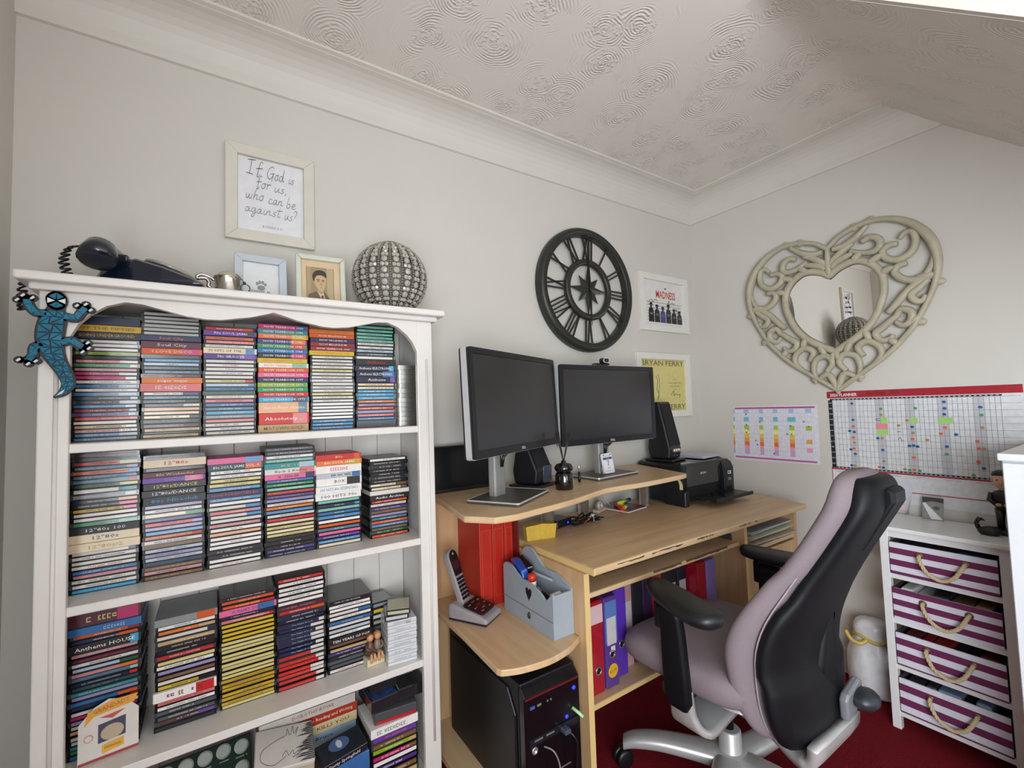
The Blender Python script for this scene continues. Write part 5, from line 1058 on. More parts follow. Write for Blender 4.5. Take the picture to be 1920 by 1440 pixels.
mb = MB(); mb.add([(x, y, z) for x, z in q for y in (-.008, .008)], [(2*i, 2*i+1, 2*i+3, 2*i+2) for i in range(len(q)-1)], True); mb.build('strip', mat('yellow_paper', '#d6cf8e', rough=.7), ys_)
# sponge block
sp_ = thing('yellow_sponge', 'yellow foam sponge block at the left end of the desktop', 'sponge', (-1.360, -.245, DT+.0005), R(-14))
MB().prism([(-.058, .0), (.050, -.0), (.058, .050), (.0, .056), (-.062, .050)], 'y', -.018, .018).build('sponge_block', mat('yellow_foam', '#cfae45', rough=.95, vary=.12, scale=80, bump=.5, bscale=500), sp_)
# notebook with highlighter pens
nb = thing('notebook', 'patterned notebook lying on the desk under the felt pens', 'notebook', (-.785, -.112, DT+.0005), R(8))
MB().bbox(-.075, .075, -.080, .080, 0, .0016, .0005, 1).build('back_cover', OBJ_PRINT, nb, '#7a4a6a'); MB().box(-.073, .073, -.078, .078, .0016, .0085).build('pages', PAGES, nb); MB().bbox(-.075, .075, -.080, .080, .0085, .0102, .0005, 1).build('front_cover', mat('patterned_cover', '#7a4458', rough=.3, vary=.6, scale=70), nb)
rb = ['#c22a2a', '#d9572a', '#e08a2a', '#d8b92a', '#4a9a3a', '#2a5aa8', '#5a3a8a']
for i, c in enumerate(rb):
    p_ = thing('felt_pen', f'{["red", "red-orange", "orange", "yellow", "green", "blue", "purple"][i]} felt pen in the rainbow row on the notebook', 'pen', (-.835+i*.013, -.130+i*.006, DT+.0182), R(62), 'rainbow felt pens on the notebook')
    MB().tube([(-.03, 0, 0), (.045, 0, 0)], .0068, 10).build('barrel', OBJ_PLASTIC, p_, c); MB().tube([(-.055, 0, 0), (-.03, 0, 0)], .0072, 10).build('pen_cap', OBJ_PLASTIC, p_, c)
p_ = thing('green_highlighter', 'lime highlighter lying across the rainbow felt pens', 'pen', (-.790, -.120, DT+.033), R(14)); MB().tube([(-.04, 0, 0), (.035, 0, 0)], .0075, 10).build('barrel', OBJ_PLASTIC, p_, '#c3d83a'); MB().tube([(.035, 0, 0), (.06, 0, 0)], .008, 10).build('pen_cap', OBJ_PLASTIC, p_, '#20305a')
tp = thing('tape_dispenser', 'white desktop tape dispenser left of the felt pens', 'tape dispenser', (-.905, -.085, DT+.0005), R(20))
MB().bbox(-.045, .040, -.016, .016, 0, .014, .003, 1).build('dispenser_body', mat('cream_plastic', '#c9c2b6', rough=.4), tp); MB().lathe([(.012, -.01), (.022, -.01), (.022, .01), (.012, .01), (.012, -.01)], 20, Matrix.Translation((0, 0, .026)) @ Yr, cap=False).build('tape_roll', mat('tape_clear', '#b9b2a2', rough=.3), tp)
# cables, hub and boxes at the back of the desktop
cb = thing('cable_tangle', 'tangle of black cables with a white plug under the monitor shelf', 'cables', (-1.10, -.185, DT)); rr_ = random.Random(4)
for k in range(5):
    P_ = [(rr_.uniform(-.09, .09), rr_.uniform(-.05, .05), rr_.uniform(.004, .03)) for _ in range(7)]; MB().tube(catmull(P_, 5), .0024, 6).build('cable', BLK, cb)
MB().tube(catmull([(.0, -.03, .01), (.03, -.02, .03), (.05, -.01, .025), (.03, -.035, .01)], 5), .002, 6).build('white_cable', mat('white_cable', '#cfcac4', rough=.4), cb); MB().tube(catmull([(-.02, -.03, .006), (-.005, -.04, .024), (.02, -.03, .026)], 5), .0018, 6).build('red_cable', mat('red_cable', '#a83a28', rough=.4), cb)
MB().bbox(.040, .055, -.016, -.004, .022, .032, .002, 1).build('white_plug', mat('white_cable'), cb)
hb = thing('usb_hub', 'black box with a small blue light at the back of the desktop', 'hub', (-1.200, -.150, DT+.0005), R(10)); MB().bbox(-.045, .045, -.035, .035, 0, .030, .003, 1).build('hub_body', BLK, hb); MB().lathe([(.004, 0), (.004, .002), (0, .002)], 10, Matrix.Translation((.02, -.035, .014)) @ Yr).build('blue_light', mat('blue_led', '#1818ff', emit='#2030ff', estr=2.5), hb)
for i, x in enumerate((-.87, -.85, -.83)):
    w_ = thing('white_wire', f'{["left", "middle", "right"][i]} of three white wires hanging behind the monitor shelf', 'wire', (x, -.030, DT)); MB().tube(catmull([(-.02, .008, .15), (-.01, .0, .08), (.01, -.01, .03), (.03, -.02, .004)], 6), .0016, 6).build('wire', mat('white_cable'), w_)
# ================================================================ side tower: red binders, phone, letter box, computer
RED = mat('red_leatherette', '#b8261f', rough=.35, vary=.06, bump=.1, bscale=500); GOLD = mat('gold_tooling', '#c98a3a', rough=.35, metal=.6)
TS = .5305
for i, (x, w, h, lab) in enumerate(((-1.560, .052, .292, 'leftmost tall red album on the phone shelf'), (-1.5085, .050, .290, 'second red album from the left beside the phone'), (-1.4645, .036, .288, 'third red album from the left beside the phone'))):
    b_ = thing('red_album', lab, 'album', (x, -.112, TS)); D_ = .165
    bevel(MB().box(-w/2, w/2, -D_/2, D_/2, 0, h).build('cover', RED, b_), .003, 2)
    for s in (-1, 1): MB().box(s*w*.32-.0006, s*w*.32+.0006, -D_/2-.0008, -D_/2+.0006, .03, h-.03).build('gold_line', GOLD, b_)
    for z in (.03, h-.03): MB().box(-w*.32, w*.32, -D_/2-.0008, -D_/2+.0006, z-.0006, z+.0006).build('gold_line', GOLD, b_)
    text(b_, ['', '', 'III'][i], .012, (0, -D_/2-.0012, h-.055), color='#7a1a14', res=1) if i == 2 else None
b_ = thing('maroon_album', 'dark maroon album with gold lines right of the red albums', 'album', (-1.4435+.0, -.125, TS), R(0))
MAR = mat('maroon_leatherette', '#6e1a1e', rough=.35, vary=.15, scale=60)
MB().box(-.0035, .0025, -.10, .07, 0, .285).build('cover', MAR, b_); MB().box(-.003, .002, -.1012, -.0998, .13, .137).build('gold_line', GOLD, b_)
# cordless phone on its base
SIL2 = mat('silver_phone_plastic', '#a9a6a8', rough=.3, metal=.3, vary=.03); KEYB = mat('black_phone_keys', '#17171b', rough=.3)
cp = thing('cordless_phone', 'silver cordless telephone upright in its answering machine base', 'telephone', (-1.636, -.222, TS), R(30))
bevel(MB().prism([(-.085, .004), (-.085, .022), (-.04, .034), (.045, .052), (.062, .050), (.062, .004)], 'x', -.052, .052).build('base', SIL2, cp), .012, 3)
MB().bbox(-.050, .050, -.082, .060, 0, .012, .003, 1).build('base_foot', mat('dark_blue_plastic', '#1a1a3a', rough=.3), cp)
sl = math.atan2(.052-.022, .135); pm = Matrix.Translation((0, -.028, .0395)) @ Matrix.Rotation(sl*.95, 4, 'X')
pnl = MB().prism(roundrect(.082, .078, .010, 3), 'z', -.002, .003, pm).build('key_panel', KEYB, cp)
for i, (x, y) in enumerate([(-.026, .022), (.0, .026), (.026, .022), (-.026, -.002), (.026, -.002), (-.02, -.026), (0, -.016), (.02, -.026)]): squiggle(pnl, .013, .0045, pm @ Vector((x, y, .0034)), (sl*.95, 0, 0), '#d8d8dc', seed=i)
rect(pnl, 'red_display', .022, .012, pm @ Vector((0, .004, .0033)), (sl*.95, 0, 0), '#6a1218')
hm_ = Matrix.Translation((0, .028, .040)) @ Matrix.Rotation(R(-20), 4, 'X')
bevel(MB().prism([(-.022, .0), (.022, .0), (.0245, .06), (.0265, .14)]+[(.0265*cos(a), .150+.030*sin(a)) for a in [pi*i/10 for i in range(11)]]+[(-.0265, .14), (-.0245, .06)], 'y', -.011, .011, hm_).build('handset', SIL2, cp), .004, 2)
hp_ = MB().prism([(-.020, .092), (.020, .092), (.0225, .145)]+[(.0225*cos(a), .150+.025*sin(a)) for a in [pi*i/8 for i in range(9)]]+[(-.0225, .145)], 'y', -.0128, -.010, hm_).build('handset_fascia', KEYB, cp)
MB().prism([(-.015, .112), (.015, .112), (.0165, .140), (-.0165, .140)], 'y', -.0136, -.0125, hm_).build('handset_screen', mat('dark_red_screen', '#3a2428', rough=.15), hp_)
MB().lathe([(.0045, 0), (.0045, .002), (0, .002)], 12, hm_ @ Matrix.Translation((0, -.0125, .163)) @ Yr).build('earpiece', SIL2, hp_)
for r_ in range(6):
    for c_ in range(3): MB().prism(roundrect(.0105, .0095, .003, 2, (c_-1)*.0135, .018+r_*.0125), 'y', -.0135, -.010, hm_).build('key', KEYB, cp)
# grey wooden letter box with desk clutter
GRW = mat('grey_painted_wood', '#9aa5b0', rough=.55, vary=.06, scale=20)
gb = thing('letter_box', 'grey painted wooden desk tidy with heart cut-out full of stationery', 'desk tidy', (-1.4805, -.375, TS), R(0))
L_, w_, h_ = .135, .039, .145
prof = [(-L_, 0), (L_, 0), (L_, h_*1.02), (L_-.015, h_*1.12), (L_-.05, h_*1.10), (L_-.10, h_*.93), (0, h_*.92), (-.05, h_*.86), (-L_+.06, h_*.80), (-L_+.035, h_*.72), (-L_+.012, h_*.86), (-L_, h_*.92)]
prof2 = [(-L_, 0), (L_, 0), (L_, h_*1.15), (L_-.03, h_*1.40), (L_-.07, h_*1.42), (0, h_*1.12), (-.06, h_*1.10), (-L_+.02, h_*.98), (-L_, h_*.92)]
pr1 = [(u, z) for u, z in prof]
def side_panel(pr, x0, x1, nm):
    top = sorted([p for p in pr if p[1] > 0]); mb = MB(); q = [(u, z) for u, z in catmull(top, 4)]
    for i in range(len(q)-1):
        (a, za), (b, zb) = q[i], q[i+1]; mb.add([(x, u, z) for x in (x0, x1) for u, z in ((a, 0), (b, 0), (b, zb), (a, za))], [(0, 1, 2, 3), (7, 6, 5, 4), (3, 2, 6, 7), (0, 4, 5, 1)])
    mb.add([(x, q[k][0], z) for k in (0, -1) for x in (x0, x1) for z in (0, q[k][1])], [(0, 1, 3, 2), (4, 6, 7, 5)]); return mb.build(nm, GRW, gb)
front = side_panel(prof, -w_, -w_+.007, 'front_side'); side_panel(prof2, w_-.007, w_, 'back_side')
MB().box(-w_+.007, w_-.007, -L_, -L_+.007, 0, h_*.88).build('end_panel', GRW, gb); MB().box(-w_+.007, w_-.007, L_-.007, L_, 0, h_*.95).build('end_panel', GRW, gb); MB().box(-w_+.0072, w_-.0072, -L_+.0072, L_-.0072, .0005, .006).build('bottom', GRW, gb)
MB().box(-w_-.0012, -w_+.001, -L_+.001, L_-.001, .050, .0512).build('drawer_groove', mat('dark_groove', '#5d666f', rough=.7), gb)
MB().lathe([(.0, 0), (.011, 0), (.009, .003), (.004, .006), (0, .006)], 14, Matrix.Translation((-w_, -.012, .030)) @ Matrix.Rotation(-pi/2, 4, 'Y'), sy=.55).build('pull', mat('antique_brass', '#4a4234', rough=.35, metal=.8), gb)
hpts = [(0, -.024), (.014, -.004), (.016, .010), (.008, .016), (0, .008), (-.008, .016), (-.016, .010), (-.014, -.004)]
MB().prism([(u-.012, z+.100) for u, z in hpts], 'x', -w_-.0008, -w_+.0004).build('heart_cutout', mat('deep_black'), gb)
def item(nm, lab, cat, loc, rot=(0, 0, 0)): return thing(nm, lab, cat, (gb.location.x+loc[0], gb.location.y+loc[1], TS+loc[2]), rot=rot)
s_ = item('blue_stapler', 'blue and black stapler sticking out of the grey desk tidy', 'stapler', (.0, .075, .115), (R(8), R(-10), R(-12))); MB().bbox(-.020, .026, -.050, .048, .0, .022, .006, 2).build('stapler_base', BLK, s_); bevel(MB().prism([(-.052, .020), (-.04, .050), (.02, .060), (.05, .052), (.05, .022)], 'x', -.018, .006).build('stapler_arm', mat('bright_blue_plastic', '#2050b0', rough=.25, coat=.3), s_), .005, 2); MB().bbox(.004, .028, -.045, .045, .022, .055, .005, 2).build('stapler_head', GBK, s_)
s_ = item('glue_stick', 'red-capped white glue stick in the grey desk tidy', 'glue stick', (-.012, .006, .075), (R(8), R(-6), 0)); MB().lathe([(.014, 0), (.014, .060), (.012, .062)], 18).build('tube', mat('white_gloss_card'), s_); MB().lathe([(.0145, .058), (.0145, .072), (.011, .078), (0, .079)], 18).build('cap', mat('red_cap', '#c2331e', rough=.3), s_)
s_ = item('small_carton', 'small pink and white carton in the grey desk tidy', 'carton', (-.016, .060, .092), (R(14), R(10), R(18))); MB().bbox(-.014, .014, -.022, .022, 0, .045, .001, 1).build('carton_body', OBJ_PRINT, s_, '#d8d4d6'); rect(s_, 'pink_print', .022, .018, (0, -.0225, .03), color='#d07a7a')
s_ = item('black_hole_punch', 'black stapler lying low at the near end of the grey desk tidy', 'stapler', (-.010, -.075, .062), (R(18), 0, R(4))); MB().bbox(-.013, .013, -.05, .06, 0, .026, .005, 2).build('stapler_base', BLK, s_); MB().tube([(.0, -.045, .034), (0, .06, .036)], .008, 8).build('stapler_arm', GBK, s_)
s_ = item('white_marker', 'white and green marker pen leaning in the grey desk tidy', 'pen', (.016, -.055, .088), (R(62), 0, R(6))); MB().tube([(0, 0, -.05), (0, 0, .045)], .008, 10).build('barrel', mat('white_gloss_card'), s_); MB().tube([(0, 0, -.062), (0, 0, -.03)], .0085, 10).build('cap', BLK, s_); MB().tube([(0, 0, -.031), (0, 0, -.018)], .0086, 10).build('green_band', OBJ_PLASTIC, s_, '#8fc24a')
s_ = item('grey_brush', 'grey handled tool lying across the grey desk tidy', 'tool', (.012, .0, .138), (0, 0, R(10))); MB().tube([(0, -.06, .0), (0, .02, .004), (0, .035, .006)], [.004, .005, .010], 10).build('handle', mat('grey_plastic', '#8a9096', rough=.4), s_); MB().lathe([(.018, -.004), (.018, .004), (0, .005)], 18, Matrix.Translation((0, .045, .006))).build('disc', mat('pale_grey_plastic', '#a9b2b8', rough=.3), s_)
# PC tower
PCB = mat('black_pc_case', '#101216', rough=.42, vary=.08); PCG = mat('black_pc_gloss', '#0d0e12', rough=.2)
pc = thing('computer_tower', 'black desktop computer tower under the phone shelf with blue lights', 'computer', (-1.556, -.30, .1035))
PW, PD, PH = .098, .222, .356
bevel(MB().box(-PW, PW, -PD, PD, 0, PH).build('case_body', PCB, pc), .004, 2)
bevel(MB().prism([(-PD-.020, 0), (-PD-.020, PH-.030), (-PD+.01, PH), (-PD+.012, 0)], 'x', -PW, PW).build('front_bezel', PCG, pc), .003, 2)
bevel(MB().prism([(-PD+.02, .02), (-PD+.02, PH-.09), (-PD+.06, PH-.03), (PD-.02, PH-.03), (PD-.02, .02)], 'x', -PW-.006, -PW+.001).build('side_panel', PCB, pc), .006, 2)
YF = -PD-.0205
MB().box(-PW+.002, PW-.004, YF-.001, YF+.004, PH-.036, PH-.031).build('red_trim', mat('dark_red_trim', '#6a1a1e', rough=.3), pc)
LED = mat('blue_led')
for x, z, r_ in ((PW-.022, PH-.058, .0055), (PW-.052, PH-.128, .0050)): MB().lathe([(r_, 0), (r_, .002), (0, .0025)], 14, Matrix.Translation((x, YF, z)) @ Yr).build('blue_light', LED, pc)
MB().box(-PW+.018, -PW+.034, YF-.001, YF+.002, PH-.064, PH-.056).build('usb_port', mat('usb_blue', '#3a5aa0', rough=.4), pc); MB().box(-PW+.042, -PW+.056, YF-.001, YF+.002, PH-.063, PH-.057).build('usb_port', mat('grey_socket'), pc)
for x in (-.020, -.008): MB().lathe([(.003, 0), (.003, .001), (0, .001)], 10, Matrix.Translation((x, YF, PH-.06)) @ Yr).build('audio_jack', mat('grey_socket'), pc)
MB().box(-PW+.012, PW-.010, YF-.002, YF+.002, PH-.160, PH-.140).build('card_reader', mat('gloss_reader', '#1c1f26', rough=.15), pc)
for x in (-.07, -.03): MB().box(x, x+.028, YF-.0032, YF-.0015, PH-.150, PH-.146).build('card_slot', mat('grey_socket'), pc)
MB().lathe([(.010, 0), (.010, .004), (.006, .005), (.006, .002), (0, .002)], 14, Matrix.Translation((-.070, YF, PH-.172)) @ Yr).build('audio_socket', mat('satin_silver_tube'), pc)
MB().tube(catmull([(-.040, YF-.004, PH-.172), (-.025, YF-.030, PH-.178), (-.010, YF-.034, PH-.225), (-.015, YF-.028, PH-.28), (-.06, YF-.02, PH-.34)], 8), .0022, 6).build('grey_cable', mat('grey_cable', '#8a8884', rough=.4), pc)
MB().tube(catmull([(.030, YF-.002, PH-.150), (.045, YF-.030, PH-.165), (.055, YF-.032, PH-.20), (.055, YF-.02, PH-.30)], 8), .0030, 6).build('black_cable', BLK, pc); MB().bbox(.020, .042, YF-.026, YF, PH-.160, PH-.146, .003, 1).build('usb_plug', mat('clear_grey_plug', '#4a4c50', rough=.2), pc)
MB().tube([(PW-.030, YF, PH-.112), (PW-.022, YF-.020, PH-.120), (PW-.016, YF-.030, PH-.128)], .0045, 8).build('green_jack', mat('pale_green_jack', '#a8d8a0', rough=.4, emit='#a0d890', estr=.1), pc)
rect(pc, 'blue_badge', .022, .026, (-.012, YF-.0008, .055), color='#2a5aa8'); text(pc, 'intel', .009, (-.012, YF-.0014, .055), color='#d8e4f4', res=1)
MB().box(.0, .055, YF-.0018, YF, .098, .1005).build('front_line', mat('grey_socket'), pc)
# keyboard on the tray
kb = thing('keyboard', 'black keyboard pushed back on the tray under the desktop', 'keyboard', (-1.02, -.38, .6445)); bevel(MB().prism([(-.07, 0), (-.07, .012), (.07, .028), (.07, 0)], 'x', -.235, .235).build('keyboard_body', BLK, kb), .003, 1)
kk = MB().prism(roundrect(.016, .014, .002, 1), 'z', 0, .005).mesh('key')
for r_ in range(5):
    for c_ in range(24): obj('key', kk, KEYB, kb, loc=(-.219+c_*.019, -.052+r_*.022, .0125+r_*.0026), rot=(R(6.5), 0, 0))
# papers in the cubby
for i, (z, c, lab, n) in enumerate(((.6065, '#9aa6b0', 'grey-blue magazine at the bottom of the desk cubby', 0), (.616, '#c9c2b8', 'folded papers second from bottom in the desk cubby', 1), (.630, '#d9b43a', 'yellow magazine sticking out of the desk cubby', 2), (.643, '#c9d8b8', 'pale green paper folder in the desk cubby', 3), (.655, '#d2d4dc', 'white papers near the top of the desk cubby', 4), (.668, '#a9acb8', 'grey notebook on top of the papers in the desk cubby', 5))):
    t = thing('magazine', lab, 'magazine', (-.345+.02*math.sin(i*2), -.395+.01*math.cos(i*3), z), R(1.6*math.sin(i*5)), 'papers in the desk cubby')
    for k in range(3): MB().box(-.165, .145+.01*k, -.15-.004*k, .14, k*.0032, k*.0032+.0028).build('sheet', OBJ_PRINT, t, c if k != 1 else '#cfcac4')
# ring binders on the low shelf
BINC = [('black_file', '#15161a', .030, .285, 'thin black file at the left end of the binder shelf', -1.348), ('lever_arch_file', '#a3182a', .058, .300, 'bright red lever arch file with pink label, first in the row', -1.288), ('lever_arch_file', '#5a3a8a', .060, .300, 'purple and blue lever arch file with a yellow price sticker', -1.222), ('lever_arch_file', '#5b35b0', .062, .300, 'violet lever arch file with a large finger ring', -1.150), ('lever_arch_file', '#c99a98', .055, .300, 'pale pink lever arch file behind the seat', -1.088), ('lever_arch_file', '#2a2a34', .052, .30, 'dark grey lever arch file hidden behind the seat', -1.030), ('lever_arch_file', '#3a2a4a', .048, .30, 'plum lever arch file behind the armrest', -.975), ('lever_arch_file', '#b01a34', .058, .305, 'crimson lever arch file right of the armrest', -.916), ('lever_arch_file', '#1a1c20', .086, .308, 'broad black box file with white label behind the armrest', -.838), ('lever_arch_file', '#20283c', .058, .306, 'dark navy lever arch file with white label', -.762), ('lever_arch_file', '#a31428', .054, .305, 'deep red lever arch file second from the right end', -.702), ('lever_arch_file', '#8a7ac0', .064, .302, 'lilac plastic wallet file at the right end of the binder shelf', -.638)]
BSZ = .262
for i, (nm, c, w, h, lab, x) in enumerate(BINC):
    t = thing(nm, lab, 'binder', (x, -.250 if 3 < i < 10 else -.300 if i != 3 else -.275, BSZ+.0005), rot=(0, 0, 0), group='ring binders under the desk')
    bevel(MB().box(-w/2, w/2, -.145, .13, .0, h).build('cover', OBJ_PRINT, t, c), .003, 1)
    if i in (1, 2, 4, 8, 9): rect(t, 'label', w*(.95 if i == 1 else .72), h*(.2 if i == 1 else .30), (0, -.1456, h*(.86 if i == 1 else .62)), color='#d8b8bc' if i == 1 else '#c9c4c8')
    if i == 2: rect(t, 'blue_half', w*.9, h*.46, (0, -.1453, h*.72), color='#5a7ab8'); rect(t, 'barcode', .02, .018, (0.004, -.1460, h*.42), color='#d8d8dc'); flatpoly(t, 'price_sticker', circle(18, .023), (0, -.1462, .055), color='#e0b030'); text(t, '£2.19', .014, (0, -.1468, .055), color='#7a4a1a', res=1)
    if nm == 'lever_arch_file': MB().lathe([(.010, 0), (.013, 0), (.013, .002), (.010, .002), (.010, 0)], 16, Matrix.Translation((0, -.145, .11 if i != 1 else .075)) @ Yr, cap=False).build('finger_ring', mat('satin_silver_tube'), t); MB().lathe([(.010, 0), (.010, .0008), (0, .0008)], 16, Matrix.Translation((0, -.145, .11 if i != 1 else .075)) @ Yr).build('finger_hole', mat('deep_black'), t)
# ================================================================ office chair (forward is +Y)
MAUVE = mat('mauve_upholstery', '#867a80', rough=.85, vary=.06, scale=300, bump=.25, bscale=1400); SHELL = mat('black_chair_shell', '#090c11', rough=.55, spec=.3, vary=.05, bump=.05, bscale=900)
ALU = mat('silver_chair_paint', '#bcbcbc', rough=.32, metal=.35, vary=.03); PADM = mat('black_soft_armpad', '#16191d', rough=.42, bump=.05, bscale=600)
CX, CY = -.970, -.700
ch = thing('office_chair', 'mauve upholstered office chair with black back shell and silver base', 'chair', (CX, CY, 0), 0)
def sl_(w, d, r, cx=0, cy=0, n=6): return roundrect(w, d, r, n, cx, cy)
# seat cushion
loops = []
for z, w, d, r, dy in ((.378, .44, .42, .11, .0), (.384, .47, .455, .12, .0), (.400, .492, .478, .12, 0), (.430, .50, .488, .12, 0), (.452, .49, .476, .12, 0), (.464, .46, .44, .12, 0), (.468, .38, .36, .11, 0), (.466, .2, .2, .07, 0)):
    L = []
    for x, y in sl_(w, d, r, 0, .025+dy, 6):
        f_ = max(0, (y-.12)/.15); L.append((x, y, z-.030*f_*f_))
    loops.append(L)
MB().loft(loops).build('seat', MAUVE, ch)
MB().loft([[(x, y, z) for x, y in sl_(w, d, .08, 0, 0)] for z, w, d in ((.340, .26, .26), (.352, .36, .36), (.380, .44, .42))]).build('seat_pan', ALU, ch)
# backrest: cushion and shell, lofted up an S-shaped spine
LV = [(.310, -.224, .13, .040), (.335, -.224, .180, .052), (.40, -.214, .214, .074), (.48, -.206, .226, .090), (.56, -.210, .230, .096), (.64, -.235, .216, .088), (.74, -.284, .180, .078), (.84, -.340, .155, .072), (.94, -.392, .140, .070), (.99, -.402, .124, .062), (1.018, -.402, .100, .048), (1.030, -.398, .06, .03)]
def interp(z):
    for a, b in zip(LV, LV[1:]):
        if a[0] <= z <= b[0]: t = (z-a[0])/(b[0]-a[0]); return [a[i]+(b[i]-a[i])*t for i in range(4)]
    return LV[-1]
zz = [p[0] for p in catmull([(l[0], 0) for l in LV], 3)]
sm = catmull([l for l in LV], 3)
loops = []
for z, y, hw, th in sm:
    L = []
    for k in range(28):
        a = 2*pi*k/28; c, s = cos(a), sin(a); ex = .55
        x = hw*math.copysign(abs(c)**ex, c); yy = th/2*math.copysign(abs(s)**.8, s)
        yy += .045*(abs(x)/.22)**2.2*(1 if z < .75 else .6)      # sides wrap forward round the sitter
        L.append((x, y+yy, z))
    loops.append(L)
MB().loft(loops).build('backrest', MAUVE, ch)
loops = []
for z, y, hw, th in sm[2:-2]:
    L = []; hw2 = hw*(.87 if z > .68 else .95)-.004; 
    for k in range(24):
        a = 2*pi*k/24; c, s = cos(a), sin(a)
        x = hw2*math.copysign(abs(c)**.6, c); yy = .030*math.copysign(abs(s)**.8, s)
        yy += .030*(abs(x)/.22)**2.2
        L.append((x, y-th/2-.004+yy-(.012 if z < .5 else 0), z-.006))
    loops.append(L)
MB().loft(loops).build('back_shell', SHELL, ch)
pp_ = [(x, y, z) for z, y, hw, th in sm[3:-3] for x, y in [(-hw*.88, y-th/2+.016+.03*(hw*.88/.22)**2.2)]]
MB().tube(pp_, .0022, 6).build('piping', mat('pale_piping', '#a79aa0', rough=.6), ch)
bevel(MB().prism([(-.482, .960), (-.482, .985), (-.474, .996), (-.435, .992), (-.385, .83), (-.410, .83)], 'x', -.034, .046).build('top_cap', SHELL, ch), .008, 3)
MB().loft([[(x, y, z) for x, y in sl_(w, .05, .02, .03, yy)] for z, w, yy in ((.40, .13, -.268), (.50, .11, -.274), (.60, .06, -.280), (.66, .02, -.290))]).build('shell_ridge', SHELL, ch)
# back support bar: from the mechanism, under the seat, up into the shell
pth = catmull([(0, -.02, .315), (0, -.10, .300), (0, -.19, .285), (0, -.250, .276), (0, -.290, .286), (0, -.304, .308), (0, -.306, .335)], 5)
lo = []
for i, (x, y, z) in enumerate(pth):
    t = Vector(pth[min(i+1, len(pth)-1)])-Vector(pth[max(i-1, 0)]); t.normalize(); n_ = Vector((0, -t.z, t.y)); w = .095+.05*min(1, max(0, (i-9)/9))
    lo.append([(sx*w/1.0*.9, y+n_.y*h, z+n_.z*h) for sx, h in ((-1, -.012), (-.6, -.016), (.6, -.016), (1, -.012), (1, .012), (.6, .014), (-.6, .014), (-1, .012))])
MB().loft(lo).build('back_support', ALU, ch)
# seat mechanism and arm crossbar
bevel(MB().box(-.075, .075, -.13, .11, .296, .342).build('mechanism', SHELL, ch), .01, 2)
for s in (-1, 1):
    pth = catmull([(s*.02, -.02, .300), (s*.12, -.025, .290), (s*.205, -.03, .282), (s*.240, -.028, .295), (s*.256, -.024, .335), (s*.262, -.020, .40)], 5); lo = []
    for i, p in enumerate(pth):
        t = (Vector(pth[min(i+1, len(pth)-1)])-Vector(pth[max(i-1, 0)])).normalized(); n_ = Vector((-t.z, 0, t.x)); hw = .060 if i < 12 else .060-.022*min(1, (i-12)/8)
        lo.append([tuple(Vector(p)+n_*h+Vector((0, d, 0))) for d, h in ((-hw, -.008), (-hw*.8, -.012), (hw*.8, -.012), (hw, -.008), (hw, .008), (hw*.8, .012), (-hw*.8, .012), (-hw, .008))])
    MB().loft(lo).build('arm_bracket', ALU, ch)
    ar = MB().loft([[(s*.262+x+s*.004*k, y-.02+.002*k, z) for x, y in sl_(.034, w, .012, 0, 0, 3)] for k, (z, w) in enumerate(((.345, .060), (.365, .084), (.46, .080), (.56, .074), (.600, .072), (.625, .070)))]).build('arm_post', SHELL, ch)
    MB().bbox(s*.275-.014, s*.275+.014, .018, .040, .555, .632, .006, 2).build('height_button', SHELL, ar)
    # arm pad
    rot = Matrix.Translation((s*.288, -.058, .640)) @ Matrix.Rotation(R(-18 if s < 0 else 8), 4, 'Z')
    lo = []
    for z, k in ((0, .80), (.006, .93), (.016, 1.0), (.026, .97), (.033, .80), (.036, .5)):
        L = []
        for i in range(28):
            a = 2*pi*i/28; x = .055*k*math.copysign(abs(cos(a))**.75, cos(a)); y = .146*(.8+.2*k)*math.copysign(abs(sin(a))**.72, sin(a)); L.append((x*(1+.16*(-y/.138)), y, z+.004*(y/.138)**2))
        lo.append(L)
    MB().loft(lo, mtx=rot).build('arm_pad', PADM, ch)
MB().lathe([(.006, 0), (.022, .002), (.026, .012), (.020, .020), (0, .021)], 20, Matrix.Translation((-.215, .045, .350)) @ Matrix.Rotation(-pi/2, 4, 'Y')).build('tension_knob', mat('grey_knob', '#3a3d42', rough=.4), ch)
MB().tube([(-.215, .045, .350), (-.05, .045, .335)], .006, 8).build('knob_shaft', SHELL, ch)
# lumbar lever on the back
lv = bevel(MB().prism([(-.046, -.014), (.046, .004), (.056, .062), (.040, .074), (-.036, .054), (-.050, .040)], 'y', -.322, -.300).build('lever_plate', mat('grey_lever_plate', '#8d9096', rough=.4, metal=.3), ch, loc=(.096, .0, .352)), .006, 2)
MB().sphere((.118, -.338, .384), (.044, .034, .026), 14, 8).build('lever_knob', mat('dark_grey_knob', '#2c3036', rough=.4), ch)
